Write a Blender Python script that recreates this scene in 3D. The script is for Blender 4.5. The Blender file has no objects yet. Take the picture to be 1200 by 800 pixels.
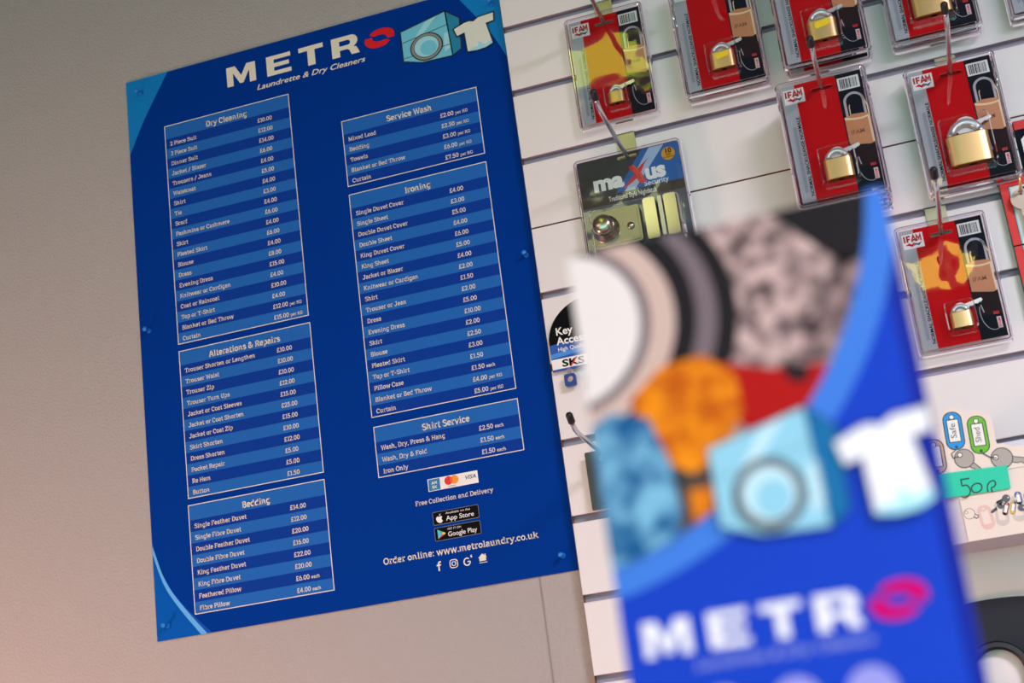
import bpy, math, random
from mathutils import Vector, Matrix
from mathutils.geometry import tessellate_polygon
random.seed(4)
SC = bpy.context.scene
COL = SC.collection
Z0 = 2.25                                   # height of the poster's top edge above the floor

# ------------------------------------------------------------------ camera
CAM = Vector((1.0328, -1.8287, Z0 - 1.1036))
RX = Vector((0.948143822, 0.291771324, -0.126066598))      # camera right
RY = Vector((-0.201424140, 0.244758721, -0.948431065))     # camera down
RZ = Vector((-0.245869088, 0.924641911, 0.290836257))      # camera forward
FPX = 1749.513
cd = bpy.data.cameras.new('camera')
cd.sensor_width = 36.0
cd.lens = FPX / 1200 * 36.0
cd.clip_start = 0.02
cd.dof.use_dof = True
cd.dof.focus_distance = 1.98
cd.dof.aperture_fstop = 8.0
cam = bpy.data.objects.new('camera', cd)
m = Matrix.Identity(4)
for i in range(3):
    m[i][0], m[i][1], m[i][2], m[i][3] = RX[i], -RY[i], -RZ[i], CAM[i]
cam.matrix_world = m
COL.objects.link(cam)
SC.camera = cam

# ------------------------------------------------------------------ world, exposure, lamps' strengths
SC.view_settings.view_transform = 'Standard'
SC.view_settings.look = 'None'
SC.view_settings.exposure = -0.08
SC.view_settings.gamma = 1.0
SC.view_settings.use_curve_mapping = False
SC.cycles.transparent_max_bounces = 40
SC.cycles.max_bounces = 8
SC.cycles.use_denoising = True
W = bpy.data.worlds.new('world')
SC.world = W
W.use_nodes = True
bgn = W.node_tree.nodes['Background']
bgn.inputs[0].default_value = (0.40, 1.0, 0.92, 1)
bgn.inputs[1].default_value = 2.9
# ceiling lights: (x, y, half width, half length, colour, radiance)
LAMPS = [
    (2.50, -2.30, 0.45, 0.45, (0.87, 0.80, 0.98), 60.0),
    (-1.05, -3.40, 0.60, 0.60, (1.0, 0.45, 0.36), 12.0),
    (2.60, -5.60, 0.60, 0.60, (1.0, 0.48, 0.38), 20.0),
    (0.52, -1.06, 0.13, 0.10, (0.86, 1.0, 0.10), 6.0),
    (0.42, -1.95, 0.12, 0.12, (0.92, 1.0, 0.50), 4.8),
    (1.16, -3.05, 0.11, 0.20, (1.0, 0.78, 0.12), 9.0),
]
# added warm fill globe, unseen left of the frame: (x, y, z, radius, colour, radiance)
GLOBE = (-0.62, -0.78, 0.62, 0.17, (1.0, 0.50, 0.43), 58.0)
CEIL = 2.62

# ------------------------------------------------------------------ helpers
def lin(c):
    r = []
    for v in c[:3]:
        v /= 255.0
        r.append(v / 12.92 if v <= 0.04045 else ((v + 0.055) / 1.055) ** 2.4)
    return (r[0], r[1], r[2], 1.0)

MATS = {}
def mat(name, col, rough=0.5, metal=0.0, spec=0.5, bump=None, coat=0.0, noise=None):
    """plain procedural material; bump=(scale, strength, distance); noise=(colour2, scale)"""
    if name in MATS:
        return MATS[name]
    mm = bpy.data.materials.new(name)
    mm.use_nodes = True
    nt = mm.node_tree
    b = nt.nodes['Principled BSDF']
    b.inputs['Base Color'].default_value = lin(col)
    b.inputs['Roughness'].default_value = rough
    b.inputs['Metallic'].default_value = metal
    b.inputs['Specular IOR Level'].default_value = spec
    b.inputs['Coat Weight'].default_value = coat
    if bump or noise:
        tc = nt.nodes.new('ShaderNodeTexCoord')
    if bump:
        nz = nt.nodes.new('ShaderNodeTexNoise')
        nz.inputs['Scale'].default_value = bump[0]
        nz.inputs['Detail'].default_value = 3
        nt.links.new(tc.outputs['Object'], nz.inputs['Vector'])
        bp = nt.nodes.new('ShaderNodeBump')
        bp.inputs['Strength'].default_value = bump[1]
        bp.inputs['Distance'].default_value = bump[2]
        nt.links.new(nz.outputs['Fac'], bp.inputs['Height'])
        nt.links.new(bp.outputs['Normal'], b.inputs['Normal'])
    if noise:
        nz2 = nt.nodes.new('ShaderNodeTexNoise')
        nz2.inputs['Scale'].default_value = noise[1]
        nz2.inputs['Detail'].default_value = 2
        nt.links.new(tc.outputs['Object'], nz2.inputs['Vector'])
        rp = nt.nodes.new('ShaderNodeValToRGB')
        rp.color_ramp.elements[0].position = 0.38
        rp.color_ramp.elements[1].position = 0.62
        rp.color_ramp.elements[0].color = lin(col)
        rp.color_ramp.elements[1].color = lin(noise[0])
        nt.links.new(nz2.outputs['Fac'], rp.inputs['Fac'])
        nt.links.new(rp.outputs['Color'], b.inputs['Base Color'])
    MATS[name] = mm
    return mm

def plastic(name, tint, gloss=1.0, diff=0.0, wav=0.0, dcol=(225, 215, 230)):
    """clear packaging plastic: see-through with a glossy fresnel skin"""
    if name in MATS:
        return MATS[name]
    mm = bpy.data.materials.new(name)
    mm.use_nodes = True
    nt = mm.node_tree
    nt.nodes.clear()
    out = nt.nodes.new('ShaderNodeOutputMaterial')
    tr = nt.nodes.new('ShaderNodeBsdfTransparent')
    tr.inputs[0].default_value = lin(tint)
    gl = nt.nodes.new('ShaderNodeBsdfGlossy')
    gl.inputs['Roughness'].default_value = 0.03
    gl.inputs[0].default_value = (1, 1, 1, 1)
    df = nt.nodes.new('ShaderNodeBsdfDiffuse')
    df.inputs[0].default_value = lin(dcol)
    fr = nt.nodes.new('ShaderNodeFresnel')
    fr.inputs[0].default_value = 1.5
    mul = nt.nodes.new('ShaderNodeMath')
    mul.operation = 'MULTIPLY'
    mul.use_clamp = True
    mul.inputs[1].default_value = gloss
    nt.links.new(fr.outputs[0], mul.inputs[0])
    m0 = nt.nodes.new('ShaderNodeMixShader')
    m0.inputs[0].default_value = diff
    nt.links.new(tr.outputs[0], m0.inputs[1])
    nt.links.new(df.outputs[0], m0.inputs[2])
    m1 = nt.nodes.new('ShaderNodeMixShader')
    nt.links.new(mul.outputs[0], m1.inputs[0])
    nt.links.new(m0.outputs[0], m1.inputs[1])
    nt.links.new(gl.outputs[0], m1.inputs[2])
    nt.links.new(m1.outputs[0], out.inputs[0])
    if wav:
        tc = nt.nodes.new('ShaderNodeTexCoord')
        nz = nt.nodes.new('ShaderNodeTexNoise')
        nz.inputs['Scale'].default_value = 22
        nz.inputs['Detail'].default_value = 1
        bp = nt.nodes.new('ShaderNodeBump')
        bp.inputs['Strength'].default_value = wav
        bp.inputs['Distance'].default_value = 0.004
        nt.links.new(tc.outputs['Object'], nz.inputs['Vector'])
        nt.links.new(nz.outputs['Fac'], bp.inputs['Height'])
        nt.links.new(bp.outputs['Normal'], gl.inputs['Normal'])
    MATS[name] = mm
    return mm

def emis(name, col, strength):
    mm = bpy.data.materials.new(name)
    mm.use_nodes = True
    nt = mm.node_tree
    nt.nodes.clear()
    out = nt.nodes.new('ShaderNodeOutputMaterial')
    e = nt.nodes.new('ShaderNodeEmission')
    e.inputs[0].default_value = (*col, 1)
    e.inputs[1].default_value = strength
    nt.links.new(e.outputs[0], out.inputs[0])
    return mm

def rrect(cx, cz, w, h, r, n=6):
    p = []
    for (sx, sz, a0) in ((1, 1, 0), (-1, 1, 90), (-1, -1, 180), (1, -1, 270)):
        for i in range(n + 1):
            a = math.radians(a0 + 90 * i / n)
            p.append((cx + sx * (w / 2 - r) + r * math.cos(a), cz + sz * (h / 2 - r) + r * math.sin(a)))
    return p

def ell(cx, cz, rx, rz, n=40, a0=0, a1=360):
    full = abs(a1 - a0) >= 360
    k = n if full else n + 1
    return [(cx + rx * math.cos(math.radians(a0 + (a1 - a0) * i / n)),
             cz + rz * math.sin(math.radians(a0 + (a1 - a0) * i / n))) for i in range(k)]

def spline(pts, n=8):
    """Catmull-Rom through 2-D or 3-D points"""
    P = [pts[0]] + list(pts) + [pts[-1]]
    out = []
    for i in range(1, len(P) - 2):
        for k in range(n):
            t = k / n
            out.append(tuple(0.5 * ((2 * b) + (-a + c) * t + (2 * a - 5 * b + 4 * c - d) * t * t + (-a + 3 * b - 3 * c + d) * t ** 3)
                             for a, b, c, d in zip(P[i - 1], P[i], P[i + 1], P[i + 2])))
    out.append(tuple(pts[-1]))
    return out

def clip_convex(poly, region):
    """Sutherland-Hodgman; region counter-clockwise"""
    out = list(poly)
    for i in range(len(region)):
        a, b = region[i], region[(i + 1) % len(region)]
        inp, out = out, []
        side = lambda p: (b[0] - a[0]) * (p[1] - a[1]) - (b[1] - a[1]) * (p[0] - a[0])
        for j in range(len(inp)):
            p, q = inp[j], inp[(j + 1) % len(inp)]
            sp, sq = side(p), side(q)
            if sp >= 0:
                out.append(p)
            if (sp >= 0) != (sq >= 0):
                t = sp / (sp - sq)
                out.append((p[0] + t * (q[0] - p[0]), p[1] + t * (q[1] - p[1])))
        if not out:
            return []
    return out

class MB:
    """collects faces, builds ONE mesh object. Flat prints lie in x-z planes and face -y."""
    def __init__(s):
        s.v, s.f, s.mi, s.sm, s.mats = [], [], [], [], []
    def m(s, mt):
        if mt not in s.mats:
            s.mats.append(mt)
        return s.mats.index(mt)
    def face(s, idx, mt, smooth=False):
        s.f.append(tuple(idx)); s.mi.append(s.m(mt)); s.sm.append(smooth)
    def add(s, pts):
        k = len(s.v); s.v.extend([tuple(p) for p in pts]); return k
    def poly(s, pts, y, mt, holes=()):
        loops = [list(pts)] + [list(h) for h in holes]
        if len(loops[0]) < 3:
            return
        tris = tessellate_polygon([[Vector((a, b, 0)) for a, b in l] for l in loops])
        flat = [p for l in loops for p in l]
        k = s.add([(a, y, b) for a, b in flat])
        for t in tris:
            a, b, c = (flat[i] for i in t)
            ar = (b[0] - a[0]) * (c[1] - a[1]) - (b[1] - a[1]) * (c[0] - a[0])
            if abs(ar) < 1e-14:
                continue
            t = t if ar > 0 else (t[0], t[2], t[1])
            s.face([k + i for i in t], mt)
    def rect(s, x0, x1, z0, z1, y, mt):
        k = s.add([(x0, y, z0), (x1, y, z0), (x1, y, z1), (x0, y, z1)])
        s.face([k, k + 1, k + 2, k + 3], mt)
    def band(s, la, lb, mt, closed=True, smooth=True):
        """bridge two 3-D loops of equal count"""
        n = len(la); a = s.add(la); b = s.add(lb)
        for i in range(n if closed else n - 1):
            j = (i + 1) % n
            s.face([a + i, a + j, b + j, b + i], mt, smooth)
    def prism(s, pts, y0, y1, mt, side=None, holes=()):
        """front at y0 (towards the viewer, smaller y), back at y1"""
        s.poly(pts, y0, mt, holes)
        k0 = len(s.f)
        s.poly(pts, y1, side or mt, holes)
        for i in range(k0, len(s.f)):
            s.f[i] = tuple(reversed(s.f[i]))
        for l in [pts] + list(holes):
            s.band([(a, y0, b) for a, b in l], [(a, y1, b) for a, b in l], side or mt, True, False)
    def box(s, x0, x1, y0, y1, z0, z1, mt):
        k = s.add([(x0, y0, z0), (x1, y0, z0), (x1, y1, z0), (x0, y1, z0), (x0, y0, z1), (x1, y0, z1), (x1, y1, z1), (x0, y1, z1)])
        for f in ((0, 3, 2, 1), (4, 5, 6, 7), (0, 1, 5, 4), (1, 2, 6, 5), (2, 3, 7, 6), (3, 0, 4, 7)):
            s.face([k + i for i in f], mt)
    def line(s, pts, w, y, mt, closed=False):
        n = len(pts); L, R = [], []
        for i in range(n):
            if closed:
                a, b = pts[i - 1], pts[(i + 1) % n]
            else:
                a, b = pts[max(i - 1, 0)], pts[min(i + 1, n - 1)]
            p = pts[i]
            def nrm(p0, p1):
                dx, dz = p1[0] - p0[0], p1[1] - p0[1]; l = math.hypot(dx, dz) or 1
                return (-dz / l, dx / l)
            n1 = nrm(a, p) if a != p else nrm(p, b)
            n2 = nrm(p, b) if b != p else n1
            nx, nz = n1[0] + n2[0], n1[1] + n2[1]; l = math.hypot(nx, nz) or 1
            nx, nz = nx / l, nz / l
            c = max(0.4, nx * n1[0] + nz * n1[1])
            L.append((p[0] + nx * w / 2 / c, y, p[1] + nz * w / 2 / c))
            R.append((p[0] - nx * w / 2 / c, y, p[1] - nz * w / 2 / c))
        s.band(R, L, mt, closed, False)
    def tube(s, path, rad, mt, seg=12, cap=True, closed=False):
        P = [Vector(p) for p in path]; n = len(P)
        rs = rad if isinstance(rad, (list, tuple)) else [rad] * n
        rings = []; up = None
        for i in range(n):
            if closed:
                t = (P[(i + 1) % n] - P[i - 1]).normalized()
            else:
                t = (P[min(i + 1, n - 1)] - P[max(i - 1, 0)]).normalized()
            if up is None:
                up = t.orthogonal().normalized()
            else:
                up = (up - t * up.dot(t)).normalized()
            sd = t.cross(up)
            rings.append(s.add([tuple(P[i] + rs[i] * (math.cos(2 * math.pi * k / seg) * up + math.sin(2 * math.pi * k / seg) * sd)) for k in range(seg)]))
        for i in range(n if closed else n - 1):
            a, b = rings[i], rings[(i + 1) % n]
            for k in range(seg):
                j = (k + 1) % seg
                s.face([a + k, a + j, b + j, b + k], mt, True)
        if cap and not closed:
            s.face([rings[0] + k for k in reversed(range(seg))], mt)
            s.face([rings[-1] + k for k in range(seg)], mt)
    def lathe(s, prof, c, mt, axis='y', seg=24):
        """prof = [(radius, along axis)]"""
        rings = []
        for r, h in prof:
            ring = []
            for k in range(seg):
                a = 2 * math.pi * k / seg; u, w = r * math.cos(a), r * math.sin(a)
                ring.append((c[0] + u, c[1] + h, c[2] + w) if axis == 'y' else (c[0] + u, c[1] + w, c[2] + h))
            rings.append(s.add(ring))
        for i in range(len(rings) - 1):
            for k in range(seg):
                j = (k + 1) % seg
                s.face([rings[i] + k, rings[i] + j, rings[i + 1] + j, rings[i + 1] + k], mt, True)
        if prof[0][0] > 1e-6:
            s.face([rings[0] + k for k in range(seg)], mt)
        if prof[-1][0] > 1e-6:
            s.face([rings[-1] + k for k in reversed(range(seg))], mt)
    def build(s, name, parent=None, off=(0, 0, 0)):
        me = bpy.data.meshes.new(name)
        me.from_pydata([(a - off[0], b - off[1], c - off[2]) for a, b, c in s.v], [], s.f)
        for mt in s.mats:
            me.materials.append(mt)
        me.polygons.foreach_set('material_index', s.mi)
        me.polygons.foreach_set('use_smooth', s.sm)
        me.update()
        o = bpy.data.objects.new(name, me)
        COL.objects.link(o)
        if parent:
            o.parent = parent
        elif tuple(off) != (0, 0, 0):
            o.location = off
        return o

def thing(name, label, cat, loc=(0, 0, 0), group=None):
    o = bpy.data.objects.new(name, None)
    o.empty_display_size = 0.02
    COL.objects.link(o); o.location = loc
    return tag(o, label, cat, group)
def tag(o, label, cat, group=None):
    o['label'] = label; o['category'] = cat
    if group:
        o['group'] = group
    return o
def struct(o):
    o['kind'] = 'structure'; return o
def dup(root, loc, label, group=None, rot=None):
    r = root.copy(); COL.objects.link(r); r.location = loc; r['label'] = label
    if group: r['group'] = group
    if rot: r.rotation_euler = rot
    for ch in list(root.children):
        c = ch.copy(); COL.objects.link(c); c.parent = r
        for g in list(ch.children):
            d = g.copy(); COL.objects.link(d); d.parent = c
    return r

def on(u, v, y):
    """the point of the vertical plane at this y seen at pixel (u, v) -> (x, z)"""
    d = RX * ((u - 600) / FPX) + RY * ((v - 400) / FPX) + RZ
    t = (y - CAM.y) / d.y
    q = CAM + d * t
    return (q.x, q.z)

# ------------------------------------------------------------------ lettering
GL = {}
def curve_mesh(body, off):
    cu = bpy.data.curves.new('t', 'FONT'); cu.body = body; cu.size = 1.0; cu.offset = off; cu.resolution_u = 3
    ob = bpy.data.objects.new('t', cu); COL.objects.link(ob)
    bpy.context.view_layer.update()
    me = ob.evaluated_get(bpy.context.evaluated_depsgraph_get()).to_mesh()
    vs = [(v.co.x, v.co.y) for v in me.vertices]; fs = [tuple(p.vertices) for p in me.polygons]
    ob.evaluated_get(bpy.context.evaluated_depsgraph_get()).to_mesh_clear()
    bpy.data.objects.remove(ob); bpy.data.curves.remove(cu)
    return vs, fs
def width(vs):
    xs = [a for a, b in vs]; return (max(xs) - min(xs)) if xs else 0.0
CAPH = None
def glyph(c, off):
    global CAPH
    key = (c, off)
    if key in GL:
        return GL[key]
    wHH = GL.get(('HH', off))
    if wHH is None:
        vs, fs = curve_mesh('HH', off); wHH = GL[('HH', off)] = width(vs)
        v1, f1 = curve_mesh('H', off); CAPH = max(b for a, b in v1) - off
    vs3, _ = curve_mesh('H' + c + 'H', off)
    adv = width(vs3) - wHH
    vs, fs = ([], []) if c == ' ' else curve_mesh(c, off)
    vs = list(vs); fs = list(fs)
    GL[key] = (vs, fs, adv)
    return GL[key]
def text(mb, s, x, z, cap, y, mt, width_=None, align='l', off=0.0, shear=0.0, rot=0.0, track=0.0):
    """capitals `cap` tall, baseline at z; width_ stretches the line to a given length"""
    items, pen = [], 0.0
    for c in s:
        vs, fs, adv = glyph(c, off)
        items.append((vs, fs, pen)); pen += adv + track
    pen -= track
    sc = cap / CAPH
    sx = sc if not width_ else width_ / pen
    if align == 'c': base = -pen / 2
    elif align == 'r': base = -pen
    else: base = 0.0
    ca, sa = math.cos(rot), math.sin(rot)
    for vs, fs, p in items:
        if not fs: continue
        k = len(mb.v)
        for a, b in vs:
            u, w = (a + p + base) * sx + b * sc * shear, b * sc
            mb.v.append((x + u * ca - w * sa, y, z + u * sa + w * ca))
        for f in fs:
            mb.face([k + i for i in f], mt)
    return pen * sx

# ------------------------------------------------------------------ slab-serif stroke letters (capital height 1)
def slab_font():
    H, B, T, X = 0.5, 0.065, 0.935, 0.675
    S = lambda x, y, l=.13, r=.13: [(x - l, y), (x + r, y)]
    V = lambda x, a=0.0, b_=1.0: [(x, a), (x, b_)]
    sp = lambda *p: spline(list(p), 5)
    E = lambda cx, cz, rx, rz, a=0, c=360, n=18: ell(cx, cz, rx, rz, n, a, c)
    O = lambda cx, cz, rx, rz: E(cx, cz, rx, rz, 0, 359.9, 22)
    xs = 0.74
    bowl = lambda cx: O(cx, .37, .205, .305)
    arch = lambda x: sp((x, .50), (x + .08, .62), (x + .2, .675), (x + .31, .62), (x + .335, .48)) + [(x + .335, 0)]
    F = {
     'A': (.80, [[(.10, B), (.37, 1)], [(.70, B), (.43, 1)], [(.20, .33), (.60, .33)], S(.10, B, .1, .14), S(.70, B, .14, .1), [(.33, T), (.47, T)]]),
     'B': (.72, [V(.17), S(.17, B, .13, .05), S(.17, T, .13, .05), [(.17, T), (.40, T)] + sp((.40, T), (.53, .88), (.565, .74), (.52, .60), (.40, .52)) + [(.17, .52)], [(.40, .52)] + sp((.40, .52), (.56, .45), (.61, .30), (.56, .13), (.42, B)) + [(.17, B)]]),
     'C': (.74, [E(.38, .5, .30, .44, 35, 318, 24), V(.64, .64, .90)]),
     'D': (.78, [V(.17), S(.17, B, .13, .05), S(.17, T, .13, .05), [(.17, T), (.36, T)] + sp((.36, T), (.56, .86), (.67, .64), (.67, .36), (.56, .14), (.36, B)) + [(.17, B)]]),
     'E': (.70, [V(.17), [(.04, B), (.62, B)], [(.04, T), (.61, T)], [(.17, .5), (.48, .5)], V(.60, 0, .26), V(.59, .74, 1)]),
     'F': (.68, [V(.17), S(.17, B, .13, .16), [(.04, T), (.61, T)], [(.17, .49), (.48, .49)], V(.59, .72, 1)]),
     'G': (.80, [E(.39, .5, .31, .44, 40, 350, 24), V(.67, .68, .90), [(.69, .10), (.69, .44), (.46, .44)]]),
     'H': (.84, [V(.17), V(.67), [(.17, .5), (.67, .5)], S(.17, B), S(.17, T), S(.67, B), S(.67, T)]),
     'I': (.38, [V(.19), S(.19, B, .15, .15), S(.19, T, .15, .15)]),
     'J': (.66, [[(.46, T), (.46, .28)] + sp((.46, .28), (.42, .12), (.28, .055), (.12, .10), (.08, .26)), S(.46, T, .2, .15)]),
     'K': (.80, [V(.17), S(.17, B), S(.17, T), [(.62, .95), (.26, .50)], [(.34, .58), (.68, .05)], S(.62, T, .1, .11), S(.68, B, .1, .1)]),
     'L': (.66, [V(.17), S(.17, T), [(.04, B), (.60, B)], V(.58, 0, .30)]),
     'M': (1.02, [V(.18), V(.84), [(.18, .98), (.51, .10), (.84, .98)], S(.18, B), S(.84, B), S(.14, T, .1, .05), S(.88, T, .05, .1)]),
     'O': (.80, [O(.40, .5, .32, .445)]),
     'P': (.70, [V(.17), S(.17, B, .13, .16), S(.17, T, .13, .05), [(.17, T), (.40, T)] + sp((.40, T), (.56, .86), (.60, .68), (.55, .50), (.40, .42)) + [(.17, .42)]]),
     'R': (.76, [V(.17), S(.17, B, .13, .14), S(.17, T, .13, .05), [(.17, T), (.40, T)] + sp((.40, T), (.55, .87), (.59, .70), (.54, .54), (.40, .46)) + [(.17, .46)], [(.42, .46), (.62, .04)], S(.66, B, .08, .09)]),
     'S': (.68, [sp((.57, .72), (.52, .88), (.34, .945), (.16, .88), (.11, .74), (.17, .61), (.36, .53), (.54, .43), (.60, .27), (.53, .12), (.34, .055), (.15, .12), (.09, .28)), V(.575, .70, .92), V(.085, .08, .30)]),
     'T': (.74, [V(.37), S(.37, B, .15, .15), [(.05, T), (.69, T)], V(.07, .70, 1), V(.67, .70, 1)]),
     'U': (.80, [[(.16, 1), (.16, .34)] + sp((.16, .34), (.22, .14), (.40, .055), (.58, .14), (.64, .34)) + [(.64, 1)], S(.16, T, .13, .12), S(.64, T, .12, .13)]),
     'V': (.78, [[(.10, .95), (.39, .03), (.68, .95)], S(.10, T, .1, .14), S(.68, T, .14, .1)]),
     'W': (1.06, [[(.09, .95), (.31, .04), (.53, .90), (.75, .04), (.97, .95)], S(.09, T, .09, .14), S(.97, T, .14, .09)]),
     'Z': (.68, [[(.08, T), (.56, T), (.09, B), (.60, B)], V(.09, .72, 1), V(.59, 0, .28)]),
     'a': (.60, [sp((.10, .56), (.16, .65), (.28, .68), (.41, .62), (.44, .50)) + [(.44, .12)], [(.44, .065), (.58, .065)], sp((.44, .42), (.24, .40), (.11, .32), (.09, .18), (.17, .07), (.30, .07), (.44, .20)), [(.44, .0), (.44, .2)]]),
     'b': (.66, [V(.15), S(.15, T, .12, .0), bowl(.355), [(.08, .03), (.15, .03)]]),
     'c': (.58, [E(.30, .37, .215, .305, 40, 320, 18), V(.50, .48, .66)]),
     'd': (.68, [V(.50), S(.50, T, .14, .0), bowl(.295), S(.54, B, .04, .11)]),
     'e': (.60, [E(.305, .37, .22, .305, 0, 318, 20) , [(.09, .37), (.53, .37)]]),
     'f': (.46, [sp((.46, .91), (.36, .945), (.25, .90), (.20, .76)) + [(.20, 0)], S(.20, .675, .15, .2), S(.20, B, .14, .17)]),
     'g': (.66, [bowl(.295), [(.50, .70), (.50, -.02)] + sp((.50, -.02), (.45, -.17), (.28, -.22), (.11, -.17)), S(.54, X, .06, .1)]),
     'h': (.74, [V(.16), S(.16, T, .13, 0), S(.16, B, .13, .1), arch(.16), S(.53, B, .1, .14)]),
     'i': (.38, [V(.19, 0, xs), S(.19, X, .14, 0), S(.19, B, .15, .15), [(.185, .86), (.185, 1.02)]]),
     'k': (.70, [V(.16), S(.16, T, .13, 0), S(.16, B, .13, .1), [(.52, .68), (.22, .34)], [(.30, .43), (.57, .06)], S(.52, X, .11, .11), S(.58, B, .1, .1)]),
     'l': (.38, [V(.19), S(.19, T, .14, 0), S(.19, B, .15, .15)]),
     'm': (1.06, [V(.16, 0, xs), S(.16, X, .13, 0), S(.16, B, .13, .1), arch(.16), S(.49, B, .09, .09), arch(.495), S(.86, B, .1, .14)]),
     'n': (.74, [V(.16, 0, xs), S(.16, X, .13, 0), S(.16, B, .13, .1), arch(.16), S(.53, B, .1, .14)]),
     'o': (.64, [O(.32, .37, .225, .305)]),
     'p': (.66, [V(.15, -.28, xs), S(.15, X, .12, 0), S(.15, -.215, .13, .13), bowl(.355)]),
     'r': (.52, [V(.18, 0, xs), S(.18, X, .14, 0), S(.18, B, .14, .17), sp((.18, .46), (.25, .60), (.36, .67), (.48, .66))]),
     's': (.56, [sp((.45, .54), (.40, .64), (.27, .68), (.14, .63), (.12, .52), (.20, .43), (.36, .36), (.46, .27), (.44, .13), (.29, .06), (.14, .10), (.09, .21)), V(.455, .5, .67), V(.085, .07, .24)]),
     't': (.46, [[(.20, .92), (.20, .20)] + sp((.20, .20), (.23, .08), (.32, .06), (.42, .09)), S(.20, .675, .15, .2)]),
     'u': (.74, [[(.16, xs), (.16, .26)] + sp((.16, .26), (.19, .11), (.30, .065), (.42, .12), (.52, .26)), V(.52, 0, xs), S(.16, X, .13, 0), S(.52, X, .13, 0), S(.56, B, .04, .11)]),
     'v': (.66, [[(.10, .70), (.33, .03), (.56, .70)], S(.10, X, .09, .12), S(.56, X, .12, .09)]),
     'w': (.96, [[(.09, .70), (.28, .04), (.48, .66), (.68, .04), (.87, .70)], S(.09, X, .08, .12), S(.87, X, .12, .08)]),
     'x': (.66, [[(.10, .70), (.56, .04)], [(.56, .70), (.10, .04)], S(.10, X, .08, .1), S(.56, X, .1, .08), S(.10, B, .08, .1), S(.56, B, .1, .08)]),
     'y': (.66, [[(.10, .70), (.34, .06)], [(.57, .70), (.34, .06)] + sp((.34, .06), (.27, -.13), (.18, -.21), (.06, -.20)), S(.10, X, .09, .12), S(.57, X, .12, .09)]),
     'z': (.58, [[(.09, X), (.46, X), (.10, B), (.51, B)], V(.10, .54, .74), V(.50, 0, .22)]),
     '0': (.66, [O(.33, .5, .23, .44)]),
     '1': (.48, [V(.28), [(.28, .97), (.08, .84)], S(.28, B, .18, .16)]),
     '2': (.64, [sp((.10, .70), (.15, .87), (.31, .945), (.47, .88), (.52, .72), (.44, .54), (.11, .08)) + [(.11, B), (.56, B)], V(.55, 0, .2)]),
     '3': (.64, [sp((.10, .78), (.17, .90), (.31, .945), (.46, .87), (.49, .72), (.42, .57), (.26, .52)), sp((.26, .52), (.45, .46), (.53, .29), (.46, .12), (.30, .055), (.14, .11), (.08, .25))]),
     '4': (.68, [V(.46), [(.44, .96), (.08, .30), (.62, .30)], S(.46, B, .14, .13)]),
     '5': (.64, [[(.53, T), (.16, T), (.13, .52)] + sp((.13, .52), (.30, .60), (.46, .53), (.52, .34), (.45, .13), (.29, .055), (.13, .12), (.08, .26))]),
     '6': (.64, [O(.33, .33, .22, .275), sp((.11, .36), (.14, .62), (.26, .84), (.46, .94))]),
     '7': (.62, [[(.07, .74), (.07, T), (.54, T)] + sp((.54, T), (.40, .64), (.30, .34), (.27, 0))]),
     '8': (.66, [O(.33, .28, .225, .225), O(.33, .72, .195, .215)]),
     '£': (.66, [sp((.53, .76), (.47, .90), (.34, .945), (.21, .87), (.19, .70), (.24, .45), (.22, .22), (.10, .07)) + [(.58, B)], [(.07, .47), (.46, .47)], V(.57, 0, .22)]),
     '.': (.28, [[(.14, 0), (.14, .17)]]), ',': (.28, [[(.15, .15), (.09, -.14)]]),
     ':': (.28, [[(.14, 0), (.14, .17)], [(.14, .52), (.14, .69)]]),
     '-': (.46, [[(.08, .40), (.38, .40)]]), '/': (.56, [[(.08, -.08), (.46, 1)]]), ' ': (.30, []),
     '&': (.84, [sp((.72, .50), (.64, .22), (.47, .07), (.26, .06), (.11, .20), (.16, .40), (.36, .56), (.48, .70), (.46, .87), (.32, .945), (.19, .85), (.20, .70), (.32, .52), (.54, .26), (.76, .03))]),
    }
    return F
SLAB = slab_font()
def slab(mb, s, x, z, cap, y, mt, width_=None, align='l', w=.135):
    """slab-serif lettering drawn as strokes; capitals `cap` tall on a baseline at z"""
    tot = sum(SLAB[c][0] for c in s)
    sx = cap * 1.075 if not width_ else width_ / tot
    px = x - (tot * sx / 2 if align == 'c' else tot * sx if align == 'r' else 0)
    for c in s:
        adv, strokes = SLAB[c]
        for st in strokes:
            mb.line([(px + a * sx, z + b * cap) for a, b in st], w * (sx + cap) / 2, y, mt)
        px += adv * sx
    return tot * sx

# extended block capitals of the shop title, each in a 0..1 box
def title_letter(mb, c, x0, x1, z0, z1, y, mt):
    T = lambda pts: [(x0 + a * (x1 - x0), z0 + b * (z1 - z0)) for a, b in pts]
    if c == 'M':
        mb.poly(T([(0, 0), (0, 1), (.3, 1), (.5, .46), (.7, 1), (1, 1), (1, 0), (.78, 0), (.78, .66), (.56, .06), (.44, .06), (.22, .66), (.22, 0)]), y, mt)
    elif c == 'E':
        mb.poly(T([(0, 0), (0, 1), (1, 1), (1, .79), (.3, .79), (.3, .61), (.92, .61), (.92, .4), (.3, .4), (.3, .21), (1, .21), (1, 0)]), y, mt)
    elif c == 'T':
        mb.poly(T([(.35, 0), (.35, .77), (0, .77), (0, 1), (1, 1), (1, .77), (.65, .77), (.65, 0)]), y, mt)
    elif c == 'R':
        out = [(0, 0), (0, 1), (.74, 1)] + [(.74 + .22 * math.cos(math.radians(a)), .7 + .3 * math.sin(math.radians(a))) for a in (70, 45, 20, 0, -20, -45, -65)] + \
              [(.78, .4), (.9, .34), (1, 0), (.7, 0), (.64, .24), (.56, .32), (.29, .32), (.29, 0)]
        hole = [(.29, .78), (.29, .53), (.6, .53), (.67, .57), (.69, .655), (.67, .74), (.6, .78)]
        mb.poly(T(out), y, mt, [T(hole)])
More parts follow.
